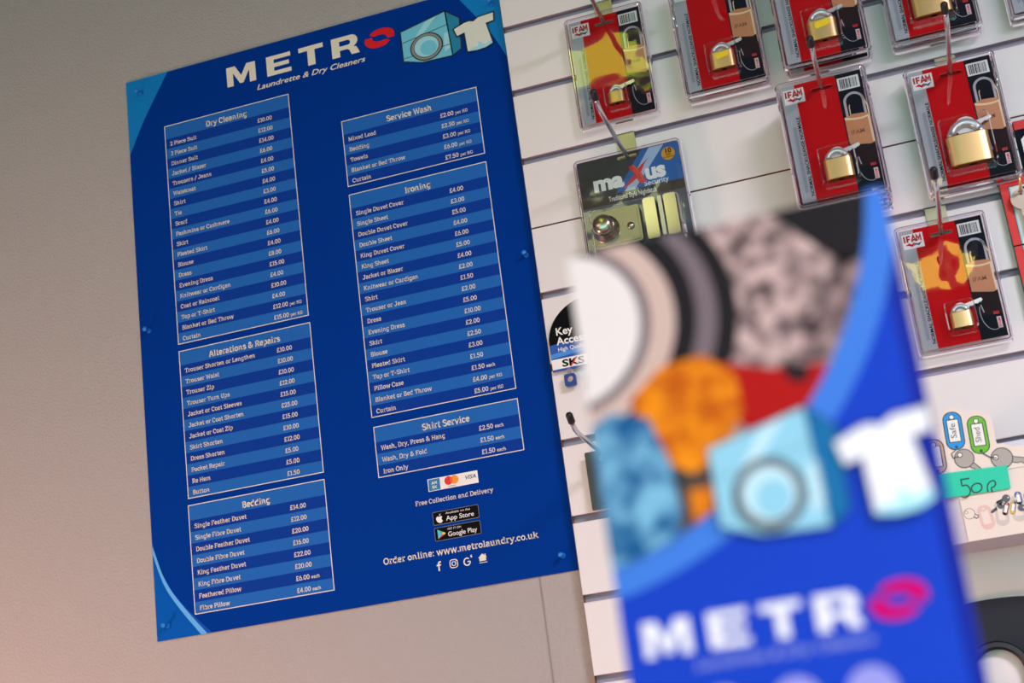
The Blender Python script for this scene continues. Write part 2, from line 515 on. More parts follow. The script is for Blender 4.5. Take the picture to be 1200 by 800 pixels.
def title_ring(mb, cx, cz, rx, rz, y, mt):
    """two curved strokes that chase each other round an oval"""
    up = spline([(-.66, .52), (-.35, .88), (.1, 1.0), (.55, .92), (.88, .62), (1.0, .2), (.96, -.22)], 4)[:-1] + [(.96, -.22)] + spline([(.50, -.22), (.46, .06), (.26, .30), (-.05, .36), (-.36, .30), (-.66, .52)], 4)[:-1]
    for sg in (1, -1):
        mb.poly([(cx + sg * a * rx, cz + sg * b * rz) for a, b in up], y, mt)

# ------------------------------------------------------------------ materials
M_wall = mat('painted plaster', (172, 167, 163), 0.7, spec=0.2, bump=(270, 0.75, 0.0022))
M_ceil = mat('ceiling paint', (120, 122, 118), 0.9)
M_floor = mat('floor vinyl', (104, 92, 86), 0.5, noise=((88, 78, 74), 9))
M_side = mat('side wall paint', (140, 132, 124), 0.8)
M_slat = mat('white laminate', (232, 226, 224), 0.32, spec=0.4)
M_groove = mat('grey groove insert', (160, 148, 164), 0.55)
M_mdf = mat('raw fibreboard', (150, 96, 50), 0.9)
M_white = mat('print white', (242, 240, 234), 0.4)
M_cream = mat('print cream', (232, 226, 205), 0.4)
M_black = mat('print black', (10, 11, 14), 0.6, spec=0.08)
M_navy = mat('poster navy', (0, 54, 144), 0.55, spec=0.03)
M_stripe = mat('poster stripe blue', (38, 104, 184), 0.55, spec=0.03)
M_dark = mat('poster stripe navy', (16, 60, 152), 0.55, spec=0.03)
M_corner = mat('poster corner blue', (22, 128, 200), 0.55, spec=0.03)
M_corner2 = mat('poster lower corner', (8, 88, 178), 0.55, spec=0.03)
M_streak = mat('poster streak', (98, 176, 238), 0.55, spec=0.03)
M_bandb = mat('poster soft band', (24, 84, 178), 0.55, spec=0.03)
M_paper = mat('paper edge', (200, 170, 120), 0.8)
M_red = mat('print red', (222, 10, 22), 0.4)
M_pin = mat('blue pin plastic', (24, 124, 214), 0.2, coat=0.5)
M_steel = mat('chrome wire', (206, 206, 210), 0.2, metal=0.9)
M_nick = mat('nickel plated steel', (226, 226, 230), 0.3, metal=0.72)
M_zinc = mat('zinc plate', (190, 184, 160), 0.34, metal=0.9)
M_cap = mat('black rubber', (16, 20, 24), 0.5)

# ================================================================== ROOM
b = MB()
b.rect(-2.6, 4.0, 0.0, CEIL, 0.0, M_wall)
b.box(-2.6, 4.0, 0.0, 0.12, 0.0, CEIL, M_wall)
b.f.pop(0); b.mi.pop(0); b.sm.pop(0)
wall = struct(b.build('wall_back'))
b = MB(); b.box(-2.6, 4.0, -8.0, 0.0, -0.1, 0.0, M_floor); struct(b.build('floor'))
b = MB(); b.box(-2.6, 4.0, -8.0, 0.0, CEIL, CEIL + 0.1, M_ceil); struct(b.build('ceiling'))
b = MB(); b.box(-2.72, -2.6, -8.0, 0.12, 0.0, CEIL, M_side); struct(b.build('wall_left'))
b = MB(); b.box(4.0, 4.12, -8.0, 0.12, 0.0, CEIL, M_side); struct(b.build('wall_right'))
# vertical joint strip under the poster
b = MB()
b.box(0.5405, 0.5425, -0.0006, 0.0, 0.0, Z0 - 0.80, mat('wall joint', (150, 140, 134), 0.8))
struct(b.build('trim_1'))

def ceiling_light(i, lamp, label):
    x, y, hx, hy, col, st = lamp
    t = thing('ceiling_light', label, 'ceiling light', (x, y, CEIL), 'ceiling lights' )
    a = MB(); fr = mat('lamp frame', (225, 225, 225), 0.5)
    for (x0, x1, y0, y1) in ((-hx - .03, hx + .03, -hy - .03, -hy), (-hx - .03, hx + .03, hy, hy + .03), (-hx - .03, -hx, -hy, hy), (hx, hx + .03, -hy, hy)):
        a.box(x0, x1, y0, y1, -0.03, 0, fr)
    a.build('frame', t)
    d = MB(); e = emis('lamp diffuser %d' % i, col, st)
    k = d.add([(-hx, -hy, -0.02), (-hx, hy, -0.02), (hx, hy, -0.02), (hx, -hy, -0.02)])
    d.face([k, k + 1, k + 2, k + 3], e)
    d.build('diffuser', t)
for i, (l, lb) in enumerate(zip(LAMPS, ('square ceiling light panel at the right of the shop', 'square ceiling light panel at the left of the shop',
                                        'square ceiling light panel at the far right behind the camera', 'small yellow ceiling light nearest the poster', 'small pale yellow ceiling light, second from the poster', 'small amber ceiling light, third from the poster'))):
    ceiling_light(i, l, lb)

gx, gy, gz, gr, gcol, gst = GLOBE
t = thing('fill_lamp', 'added fill lamp with a warm glowing globe shade, left of the poster', 'lamp', (gx, gy, 0))
OG = (gx, gy, 0)
M_fillm = mat('fill lamp metal', (60, 60, 64), 0.4, metal=0.8)
b = MB(); b.lathe([(0.0, .0), (.15, .0), (.15, .015), (.02, .03), (0, .03)], (gx, gy, 0), M_fillm, 'z', 28); b.build('base', t, OG)
b = MB(); b.tube([(gx, gy, .025), (gx, gy, gz - gr + .004)], .012, M_fillm, 14); b.build('fill_lamp_pole', t, OG)
b = MB(); b.lathe([(gr * math.sin(math.radians(a)), -gr * math.cos(math.radians(a))) for a in range(0, 181, 9)], (gx, gy, gz), emis('fill lamp globe', gcol, gst), 'z', 32); b.build('fill_lamp_shade', t, OG)

# ================================================================== SLATWALL
def slat_panel(zt, zb, grooves, label, x0=0.5985, x1=2.6, th=0.018):
    """one board: front profile with grooves, extruded along x; grooves = z of the lower edge of the slat above"""
    a = MB()
    gh, gd = 0.0095, 0.0095
    cur = zt
    lips = []
    for g in sorted(grooves, reverse=True):
        lips.append((cur, g)); cur = g - gh
    lips.append((cur, zb))
    def quad(p, q, mt):        # p, q = (y, z) profile points
        k = a.add([(x0, p[0], p[1]), (x1, p[0], p[1]), (x1, q[0], q[1]), (x0, q[0], q[1])])
        a.face([k, k + 1, k + 2, k + 3], mt)
    bv = 0.0008
    for zt_, zb_ in lips:
        quad((-th + bv, zt_), (-th, zt_ - bv), M_slat)
        quad((-th, zt_ - bv), (-th, zb_ + bv), M_slat)
        quad((-th, zb_ + bv), (-th + bv, zb_), M_slat)
        # left end of the slat lip
        k = a.add([(x0, -th, zt_), (x0, -th, zb_), (x0, -th + gd, zb_), (x0, -th + gd, zt_)]); a.face([k, k + 1, k + 2, k + 3], M_slat)
        k = a.add([(x1, -th, zt_), (x1, -th, zb_), (x1, -th + gd, zb_), (x1, -th + gd, zt_)]); a.face([k + 3, k + 2, k + 1, k], M_mdf)
    for g in grooves:
        quad((-th + bv, g), (-th + gd, g), M_groove)
        quad((-th + gd, g), (-th + gd, g - gh), M_groove)
        quad((-th + gd, g - gh), (-th + bv, g - gh), M_slat)
        # raw board showing at the left end of each groove
        k = a.add([(x0 - .0002, -th + gd + .001, g + .004), (x0 - .0002, -th + gd + .001, g - gh - .004), (x0 - .0002, -th + .001, g - gh - .004), (x0 - .0002, -th + .001, g + .004)]); a.face([k, k + 1, k + 2, k + 3], M_mdf)
    for x in (x0, x1):
        k = a.add([(x, -th + gd, zt), (x, -th + gd, zb), (x, -.0012, zb), (x, -.0012, zt)]); a.face([k, k + 1, k + 2, k + 3], M_mdf)
    quad((-th, zt), (-.0012, zt), M_mdf); quad((-.0012, zb), (-th, zb), M_mdf); quad((-.0012, zt), (-.0012, zb), M_mdf)
    o = a.build('slatwall', None, (x0, 0, zb))
    return tag(o, label, 'slatwall', 'white slatwall boards')
HJ = -0.3858
slat_panel(Z0 + 0.365, Z0 + HJ + 0.0006, [Z0 + g for g in (0.3105, 0.212, 0.1135, 0.015, -0.0833, -0.1812, -0.2835)],
           'upper white slatwall board, above the thin dark joint line')
slat_panel(Z0 + HJ - 0.0008, Z0 - 1.75, [Z0 + g for g in (-0.4765, -0.575, -0.6765, -0.7755, -0.875, -0.9735, -1.072, -1.17, -1.27, -1.37, -1.47, -1.57, -1.67)],
           'lower white slatwall board, below the thin dark joint line')
# ================================================================== POSTER
PW, PH = 0.594, 0.841
YP = -0.0022                                  # printed face
mm_ = lambda x, z: (x / 1000.0, Z0 + z / 1000.0)
poster = thing('price_poster', 'large blue price list poster pinned to the grey wall', 'poster', (PW / 2, 0, Z0 - PH))
PO = (PW / 2, 0, Z0 - PH)
def up(k):
    return YP - 0.00012 * k
b = MB()
b.prism([mm_(0, 0), mm_(0, -841), mm_(594, -841), mm_(594, 0)], YP, -0.0016, M_navy, M_paper)
b.poly([mm_(*p) for p in [(0, 0), (0, -121)] + spline([(0, -121), (22, -78), (45, -40), (71, 0)])[1:]], up(1), M_corner)
b.poly([mm_(*p) for p in spline([(528, 0), (573, -73), (594, -120)]) + [(594, 0)]], up(1), M_corner)
e1 = spline([(0, -702), (13.5, -752), (38, -793), (82, -841)]); e2 = spline([(0, -710), (19, -764), (43, -801), (75, -841)]); e3 = spline([(0, -722), (15, -767), (37, -803), (66, -841)])
b.poly([mm_(*p) for p in e1 + list(reversed(e2))], up(1), M_bandb)
b.poly([mm_(*p) for p in e2 + list(reversed(e3))], up(1), M_streak)
b.poly([mm_(*p) for p in e3 + [(0, -841)]], up(1), M_corner2)
b.build('sheet', poster, PO)

def price_table(x0, x1, zt, title, rows, px):
    """header 21 mm, 16 mm rows"""
    zb = zt - 21 - 16 * len(rows)
    a = MB()
    a.rect(*(v / 1000 for v in (x0, x1)), Z0 + (zt - 21) / 1000, Z0 + zt / 1000, up(1), M_stripe)
    for i in range(len(rows)):
        z1 = zt - 21 - 16 * i
        a.rect(x0 / 1000, x1 / 1000, Z0 + (z1 - 16) / 1000, Z0 + z1 / 1000, up(1), M_dark if i % 2 == 0 else M_stripe)
    a.line([mm_(x0, zt), mm_(x0, zb), mm_(x1, zb), mm_(x1, zt)], 0.0011, up(2), M_cream, True)
    t = a.build('price_table', poster, PO)
    l = MB(); pr_ = MB()
    slab(l, title, *mm_((x0 + x1) / 2, zt - 17.6), 0.0088, up(3), M_cream, align='c', w=.165)
    for i, (n, p) in enumerate(rows):
        zz = zt - 21 - 16 * i - 11.9
        slab(l, n, *mm_(x0 + 7.4, zz), 0.0064, up(3), M_cream)
        pr, _, unit = p.partition(' ')
        w = slab(pr_, '£' + pr, *mm_(x0 + px, zz), 0.0064, up(3), M_cream)
        if unit:
            slab(pr_, unit, *mm_(x0 + px + w * 1000 + 2.2, zz), 0.0047, up(3), M_cream)
    l.build('service_names', t, PO)
    pr_.build('prices', t, PO)

price_table(60, 262, -89, 'Dry Cleaning', [('2 Piece Suit', '10.00'), ('3 Piece Suit', '12.00'), ('Dinner Suit', '14.00'), ('Jacket / Blazer', '6.00'), ('Trousers / Jeans', '4.00'),
    ('Waistcoat', '5.00'), ('Shirt', '4.00'), ('Tie', '3.00'), ('Scarf', '4.00'), ('Pashmina or Cashmere', '6.00'), ('Skirt', '4.00'), ('Pleated Skirt', '6.00'), ('Blouse', '4.00'),
    ('Dress', '8.00'), ('Evening Dress', '15.00'), ('Knitwear or Cardigan', '4.00'), ('Coat or Raincoat', '10.00'), ('Top or T-Shirt', '4.00'), ('Blanket or Bed Throw', '12.00 per KG'), ('Curtain', '15.00 per KG')], 150)
price_table(60, 263, -441, 'Alterations & Repairs', [('Trouser Shorten or Lengthen', '10.00'), ('Trouser Waist', '10.00'), ('Trouser Zip', '10.00'), ('Trouser Turn Ups', '12.00'), ('Jacket or Coat Sleeves', '15.00'),
    ('Jacket or Coat Shorten', '25.00'), ('Jacket or Coat Zip', '15.00'), ('Skirt Shorten', '10.00'), ('Dress Shorten', '12.00'), ('Pocket Repair', '5.00'), ('Re Hem', '5.00'), ('Button', '1.50')], 150)
price_table(59, 263, -664, 'Bedding', [('Single Feather Duvet', '14.00'), ('Single Fibre Duvet', '12.00'), ('Double Feather Duvet', '20.00'), ('Double Fibre Duvet', '16.00'), ('King Feather Duvet', '22.00'),
    ('King Fibre Duvet', '20.00'), ('Feathered Pillow', '6.00 each'), ('Fibre Pillow', '4.00 each')], 151)
price_table(340, 544, -154, 'Service Wash', [('Mixed Load', '2.00 per KG'), ('Bedding', '2.50 per KG'), ('Towels', '3.00 per KG'), ('Blanket or Bed Throw', '6.00 per KG'), ('Curtain', '7.50 per KG')], 147)
price_table(340, 544, -268, 'Ironing', [('Single Duvet Cover', '4.00'), ('Single Sheet', '3.00'), ('Double Duvet Cover', '5.00'), ('Double Sheet', '4.00'), ('King Duvet Cover', '6.00'), ('King Sheet', '5.00'),
    ('Jacket or Blazer', '4.00'), ('Knitwear or Cardigan', '2.00'), ('Shirt', '1.50'), ('Trouser or Jean', '2.00'), ('Dress', '5.00'), ('Evening Dress', '10.00'), ('Skirt', '2.00'), ('Blouse', '2.50'),
    ('Pleated Skirt', '3.00'), ('Top or T-Shirt', '1.50'), ('Pillow Case', '1.50 each'), ('Blanket or Bed Throw', '4.00 per KG'), ('Curtain', '5.00 per KG')], 147)
price_table(341, 544, -607, 'Shirt Service', [('Wash, Dry, Press & Hang', '2.50 each'), ('Wash, Dry & Fold', '1.50 each'), ('Iron Only', '1.50 each')], 146)

b = MB()
for c, x0, x1 in (('M', 167, 214), ('E', 232, 271), ('T', 284, 323), ('R', 336, 379)):
    title_letter(b, c, x0 / 1000, x1 / 1000, Z0 - .053, Z0 - .0215, up(2), M_cream)
title_ring(b, .411, Z0 - .0392, .0232, .0145, up(2), M_red)
text(b, 'Laundrette & Dry Cleaners', *mm_(213, -69.5), 0.0082, up(2), M_cream, width_=0.172, off=0.012, shear=0.38)
b.build('title', poster, PO)

# plain washing machine and T-shirt pictures
M_ink = mat('print ink outline', (12, 24, 30), 0.4)
M_aq = mat('print aqua', (112, 200, 222), 0.4)
M_aq2 = mat('print pale aqua', (160, 222, 234), 0.4)
M_aq3 = mat('print teal side', (16, 132, 170), 0.4)
M_grey = mat('print grey', (140, 138, 132), 0.4)
def washer_picture(P, y, line_w, parent, off, cols=None):
    """P maps unit picture coordinates (0..1 across, 0..1 up) to x, z"""
    M_aq, M_aq2, M_aq3, M_grey = cols or (MATS['print aqua'], MATS['print pale aqua'], MATS['print teal side'], MATS['print grey'])
    a = MB()
    dy = 0.00012
    fr = [(0.0, .14), (0.0, .80), (.76, 1.0), (.80, .0), (.30, .02)]
    sd = [(.76, 1.0), (.98, .77), (.95, .10), (.80, .0)]
    a.poly([P(*p) for p in fr], y, M_aq); a.poly([P(*p) for p in sd], y, M_aq3)
    a.poly([P(*p) for p in [(.42, .88), (.62, .96), (.30, .55), (.16, .5)]], y - dy, M_aq2)
    a.poly([P(*p) for p in [(.70, .52), (.79, .55), (.80, .2), (.68, .12)]], y - dy, M_aq2)
    a.line([P(*p) for p in fr], line_w, y - 2 * dy, M_ink, True); a.line([P(*p) for p in sd], line_w, y - 2 * dy, M_ink, True)
    a.line([P(0, .54), P(.78, .70)], line_w * .5, y - 2 * dy, M_ink)
    a.line([P(.02, .2), P(.79, .26)], line_w * .5, y - 2 * dy, M_ink)
    dc = (.40, .34); rx, rz = .27, .30
    a.poly([P(*p) for p in ell(*dc, rx, rz)], y - 3 * dy, M_ink)
    a.poly([P(*p) for p in ell(*dc, rx * .93, rz * .93)], y - 4 * dy, M_grey)
    a.poly([P(*p) for p in ell(*dc, rx * .78, rz * .78)], y - 5 * dy, M_ink)
    a.poly([P(*p) for p in ell(*dc, rx * .74, rz * .74)], y - 6 * dy, M_aq2)
    a.poly([P(*p) for p in ell(dc[0] + .03, dc[1] - .04, rx * .5, rz * .52)], y - 7 * dy, M_aq)
    return a.build('washing_machine_picture', parent, off)
def shirt_picture(P, y, line_w, parent, off, white=None):
    a = MB(); dy = 0.00012
    sh = [(0, .80), (.27, .91), (.40, .93), (.50, .89), (.62, .97), (1.0, 1.0), (.985, .74), (.80, .72), (.90, .10), (.72, .02), (.50, 0), (.27, .03), (.25, .60), (.07, .55)]
    a.poly([P(*p) for p in sh], y, white or mat('print shirt white', (226, 228, 214), 0.4))
    a.poly([P(*p) for p in [(.27, .03), (.50, 0), (.72, .02), (.90, .10), (.88, .22), (.7, .12), (.56, .26), (.54, .12), (.33, .10)]], y - dy, M_aq2)
    a.line([P(*p) for p in sh], line_w, y - 2 * dy, M_ink, True)
    return a.build('t_shirt_picture', parent, off)
washer_picture(lambda a, c: mm_(443 + a * 92, -97 + c * 72 - 0), up(2), 0.0018, poster, PO)
shirt_picture(lambda a, c: mm_(522 + a * 62, -100 + c * 53), up(12), 0.0018, poster, PO)

# payment cards strip, app badges, address and icons
b = MB()
b.rect(.4082, .4778, Z0 - .7075, Z0 - .691, up(1), M_white)
b.rect(.4092, .4252, Z0 - .7068, Z0 - .6918, up(2), mat('print card teal', (20, 120, 170), 0.4))
for k in range(2):
    text(b, ('AM', 'EX')[k], .4172, Z0 - .6988 - .0055 * k, 0.0036, up(3), M_white, align='c', off=0.02)
b.poly(ell(.4372, Z0 - .6975, .0058, .0058), up(2), mat('print card red', (225, 30, 30), 0.4))
b.poly(ell(.4452, Z0 - .6975, .0058, .0058), up(3), mat('print card amber', (245, 150, 25), 0.4))
b.poly([p for p in ell(.4412, Z0 - .6975, .0018, .0042)], up(4), mat('print card orange', (240, 95, 20), 0.4))
text(b, 'mastercard', .4412, Z0 - .7058, 0.0016, up(3), M_black, align='c')
text(b, 'VISA', .4595, Z0 - .7003, 0.0050, up(3), mat('print card blue', (24, 48, 120), 0.4), off=0.012, shear=.25, width_=.0155)
b.build('payment_card_strip', poster, PO)
b = MB(); slab(b, 'Free Collection and Delivery', .388, Z0 - .7232, 0.0062, up(2), M_cream, width_=.108); b.build('delivery_line', poster, PO)
b = MB(); slab(b, 'Order online: www.metrolaundry.co.uk', .3354, Z0 - .792, 0.0084, up(2), M_cream, width_=.2125, w=.15)
b.build('web_address', poster, PO)
def badge(zt, kind):
    a = MB()
    a.poly(rrect(.4416, Z0 + zt - .0087, .0634, .0174, .0018), up(1), M_grey)
    a.poly(rrect(.4416, Z0 + zt - .0087, .0624, .0164, .0015), up(2), M_black)
    cz = Z0 + zt - .0087
    if kind == 'a':
        ap = [(.0, -.9), (-.3, -.82), (-.62, -.5), (-.8, -.05), (-.72, .3), (-.45, .5), (-.15, .45), (0, .38), (.2, .46), (.5, .48), (.72, .32), (.55, .12), (.5, -.12), (.6, -.36), (.78, -.48), (.55, -.82), (.3, -.92)]
        a.poly([(.4188 + p[0] * .0058, cz - .0008 + p[1] * .0062) for p in ap], up(3), M_white)
        a.poly([(.4188 + p[0] * .0058, cz - .0008 + p[1] * .0062) for p in [(.02, .56), (.05, .8), (.34, 1.05), (.34, .82), (.18, .62)]], up(3), M_white)
        text(a, 'Available on the', .4280, cz + .0036, .0026, up(3), M_white, width_=.034)
        text(a, 'App Store', .4280, cz - .0050, .0060, up(3), M_white, width_=.0385, off=.006)
    else:
        q = lambda p: (.4195 + p[0] * .0062, cz + p[1] * .0062)
        a.poly([q(p) for p in [(-.85, 1), (-.85, -1), (.1, 0)]], up(3), mat('print play cyan', (60, 200, 235), 0.4))
        a.poly([q(p) for p in [(-.85, 1), (.1, 0), (.45, .32)]], up(3), mat('print play green', (40, 190, 110), 0.4))
        a.poly([q(p) for p in [(-.85, -1), (.45, -.32), (.1, 0)]], up(3), mat('print play red', (225, 60, 60), 0.4))
        a.poly([q(p) for p in [(.1, 0), (.45, .32), (.95, 0), (.45, -.32)]], up(3), mat('print play yellow', (250, 200, 50), 0.4))
        text(a, 'GET IT ON', .4280, cz + .0036, .0025, up(3), M_white, width_=.019)
        text(a, 'Google Play', .4280, cz - .0050, .0060, up(3), M_white, width_=.0400, off=.004)
    a.build('app_badge', poster, PO)
badge(-.7355, 'a'); badge(-.7564, 'g')
b = MB()
zc = Z0 - .806
b.poly([(.411 + x * .0062, zc + z * .0062) for x, z in [(-.2, -1), (-.2, .05), (-.5, .05), (-.5, .35), (-.2, .35), (-.2, .6), (0, .95), (.3, 1.02), (.5, 1), (.5, .7), (.25, .68), (.12, .55), (.12, .35), (.48, .35), (.42, .05), (.12, .05), (.12, -1)]], up(2), M_cream)
b.line(rrect(.4313, zc, .0102, .0102, .003), .0012, up(2), M_cream, True)
b.line(ell(.4313, zc, .0026, .0026, 20), .0011, up(2), M_cream, True)
b.poly(ell(.4344, zc + .0032, .0007, .0007, 10), up(2), M_cream)
b.line(ell(.4495, zc - .0006, .0042, .0046, 20, 50, 360), .0016, up(2), M_cream); b.line([(.4500, zc - .0006), (.4540, zc - .0006)], .0014, up(3), M_cream)
b.poly([(.4545, zc + .0055), (.4556, zc + .0036), (.4575, zc + .0046), (.4562, zc + .0060), (.4568, zc + .0076), (.4550, zc + .0070)], up(2), M_cream)
b.poly([(.4707 + x * .006, zc + .0006 + z * .006) for x, z in [(-1, .1), (0, 1), (.5, .55), (.5, .85), (.75, .85), (.75, .35), (1, .1), (.75, .1), (.75, -.6), (-.75, -.6), (-.75, .1)]], up(2), M_cream)
b.line([(.4655, zc - .0052), (.4765, zc - .0052)], .0008, up(2), M_cream)
b.build('social_icons', poster, PO)

# ------------------------------------------------------------------ push pins
def pin_mesh():
    a = MB()
    a.lathe([(0.0, -.0158), (.0020, -.0157), (.0031, -.0150), (.0034, -.0138), (.0031, -.0126), (.0023, -.0118), (.0019, -.0095), (.0019, -.0060), (.0026, -.0042), (.0037, -.0030), (.0039, -.0018), (.0037, -.0012), (0.0, -.0012)], (0, 0, 0), M_pin, 'y', 20)
    return a
pins = [((165, 110), 'top left corner'), ((175, 388), 'left edge, about half way up'), ((197, 733), 'bottom left corner'),
        ((576, 5), 'top right corner'), ((617, 299), 'right edge, about half way up'), ((660, 651), 'bottom right corner')]
p0 = None
for (u, v), where in pins:
    x, z = on(u, v, YP)
    if u == 197: v = 732
    lab = 'blue push pin holding the price poster at its ' + where
    if p0 is None:
        p0 = thing('push_pin', lab, 'push pin', (x, YP + .0010, z), 'blue push pins on the poster')
        pin_mesh().build('grip', p0)
        n_ = MB(); n_.tube([(0, -.0012, 0), (0, -.0009, 0)], .0005, M_steel, 8); n_.build('needle', p0)
    else:
        dup(p0, (x, YP + .0010, z), lab)

# ================================================================== HOOKS
YS = -0.018                                   # front face of the slats
def hook_parts(t, L=0.182, up_=0.012, drop=0.040):
    """local origin: on the slat face, rod axis at z = 0; the groove sits `drop` higher"""
    p = MB()
    p.box(-.0125, .0125, -.0022, -.0006, .0045, drop - .001, M_zinc)
    p.box(-.0035, .0035, -.0022, -.0006, -.006, .0045, M_zinc)
    p.box(-.0125, .0125, -.0022, .0068, drop - .0022, drop - .001, M_zinc)
    p.box(-.0125, .0125, .0056, .0068, drop - .001, drop + .0070, M_zinc)
    p.lathe([(.0, -.0044), (.0042, -.0042), (.0046, -.0022)], (0, 0, 0), M_zinc, 'y', 16)
    p.build('back_plate', t)
    r = MB()
    path = [(0, -.0020, 0), (0, -.05, .0006), (0, -.11, .0018), (0, -L + .028, .0035), (0, -L + .018, .0050), (0, -L + .008, .0095), (0, -L + .003, .0130)]
    r.tube(path, .0029, M_steel, 14)
    r.build('rod', t)
    c = MB()
    d = Vector((0, -.0062, .0052)).normalized(); q = Vector((0, -L + .0045, .0118))
    c.tube([tuple(q - d * .001), tuple(q), tuple(q + d * .0105), tuple(q + d * .0125), tuple(q + d * .0135)], [.0036, .0044, .0043, .0034, .0015], M_cap, 14)
    c.build('rubber_tip', t)
H0 = None
HOOKS = []
def hook(x, z, label, L=1.0):
    """rod axis at (x, z)"""
    global H0
    if H0 is None:
        H0 = thing('slatwall_hook', label, 'hook', (x, YS, z), 'display hooks on the slatwall')
        hook_parts(H0); o = H0
    else:
        o = dup(H0, (x, YS, z), label)
    return o

# ================================================================== PADLOCK PACKS
M_cgrey = mat('pack silver print', (178, 180, 184), 0.5, spec=0.1)
M_cred = mat('pack red print', (200, 4, 18), 0.6, spec=0.04)
M_cblk = mat('pack black print', (20, 25, 36), 0.6, spec=0.04)
M_cgap = mat('pack card core', (196, 190, 180), 0.8)
M_brass = mat('brushed brass', (232, 198, 138), 0.36, metal=0.92, bump=(900, 0.06, 0.0004))
M_brassd = mat('brass edge', (150, 104, 40), 0.35, metal=1.0)
M_pbrass = mat('printed brass', (204, 142, 96), 0.4)
M_pbrass2 = mat('printed brass highlight', (240, 214, 170), 0.4)
M_psteel = mat('printed steel', (188, 184, 190), 0.4)
M_pink = mat('printed pink label', (236, 206, 206), 0.4)
M_brown = mat('printed dark brown', (46, 32, 36), 0.6, spec=0.04)
M_yel = mat('yellow price sticker', (252, 218, 8), 0.5)
M_bluep = mat('print sticker blue', (20, 60, 110), 0.4)
PL_face = plastic('clear blister face', (250, 248, 252), 1.15, 0.0, 0.22)
PL_rim = plastic('clear blister rim', (222, 217, 232), 2.2, 0.26, 0.0, (226, 218, 236))
PL_bub = plastic('clear blister bubble', (250, 249, 252), 0.6, 0.0, 0.0)
CW, CT, CBt = 0.049, 0.0125, -0.1405          # half width, top and bottom of the printed card
def slot_pts(w=.0265, h=.0046):
    return rrect(0, 0, w, h, h / 2 - .0001, 4)

def blister_shell(a, lo, hi, top, bot, r, yb, yf, hole, face=PL_face, rim=PL_rim):
    """raised clear rim around a flat clear face"""
    cx, cz, w, h = (lo + hi) / 2, (top + bot) / 2, hi - lo, top - bot
    L = lambda i, y: [(px, y, pz) for px, pz in rrect(cx, cz, w - 2 * i, h - 2 * i, max(r - i * .6, .001))]
    seq = [(0, yb), (0, yb - .0010), (.0012, yf - .0008), (.0022, yf - .0014), (.0036, yf - .0014), (.0048, yf)]
    for (i0, y0), (i1, y1) in zip(seq, seq[1:]):
        a.band(list(reversed(L(i0, y0))), list(reversed(L(i1, y1))), rim)
    i = seq[-1][0]
    a.poly(rrect(cx, cz, w - 2 * i, h - 2 * i, max(r - i * .6, .001)), yf, face, [hole] if hole else ())

def lock_body(a, cx, cz, w, h, yb, th, mt, mt2):
    """rounded brass block, convex front"""
    n = 28
    def loop(z, s_):
        pts = []
        for i in range(n):
            t = 2 * math.pi * i / n
            ex = 0.45
            x = math.copysign(abs(math.cos(t)) ** ex, math.cos(t)) * w / 2 * s_
            y = math.copysign(abs(math.sin(t)) ** .75, math.sin(t)) * th / 2 * s_
            pts.append((cx + x, yb - th / 2 - y * -1, z))
        return pts
    zs = [(cz - h / 2, .93), (cz - h / 2 + h * .03, 1.0), (cz + h / 2 - h * .03, 1.0), (cz + h / 2, .93)]
    for k, ((z0, s0), (z1, s1)) in enumerate(zip(zs, zs[1:])):
        a.band(loop(z0, s0), loop(z1, s1), mt if k == 1 else mt2)
    k = a.add(loop(*zs[0])); a.face([k + i for i in reversed(range(n))], mt2)
    k = a.add(loop(*zs[-1])); a.face([k + i for i in range(n)], mt)
    # key hole underneath
    k = a.add([(cx + p[0], yb - th / 2 + p[1], cz - h / 2 - .0002) for p in ell(0, 0, w * .10, th * .24, 14)])
    a.face([k + i for i in range(14)], M_black)

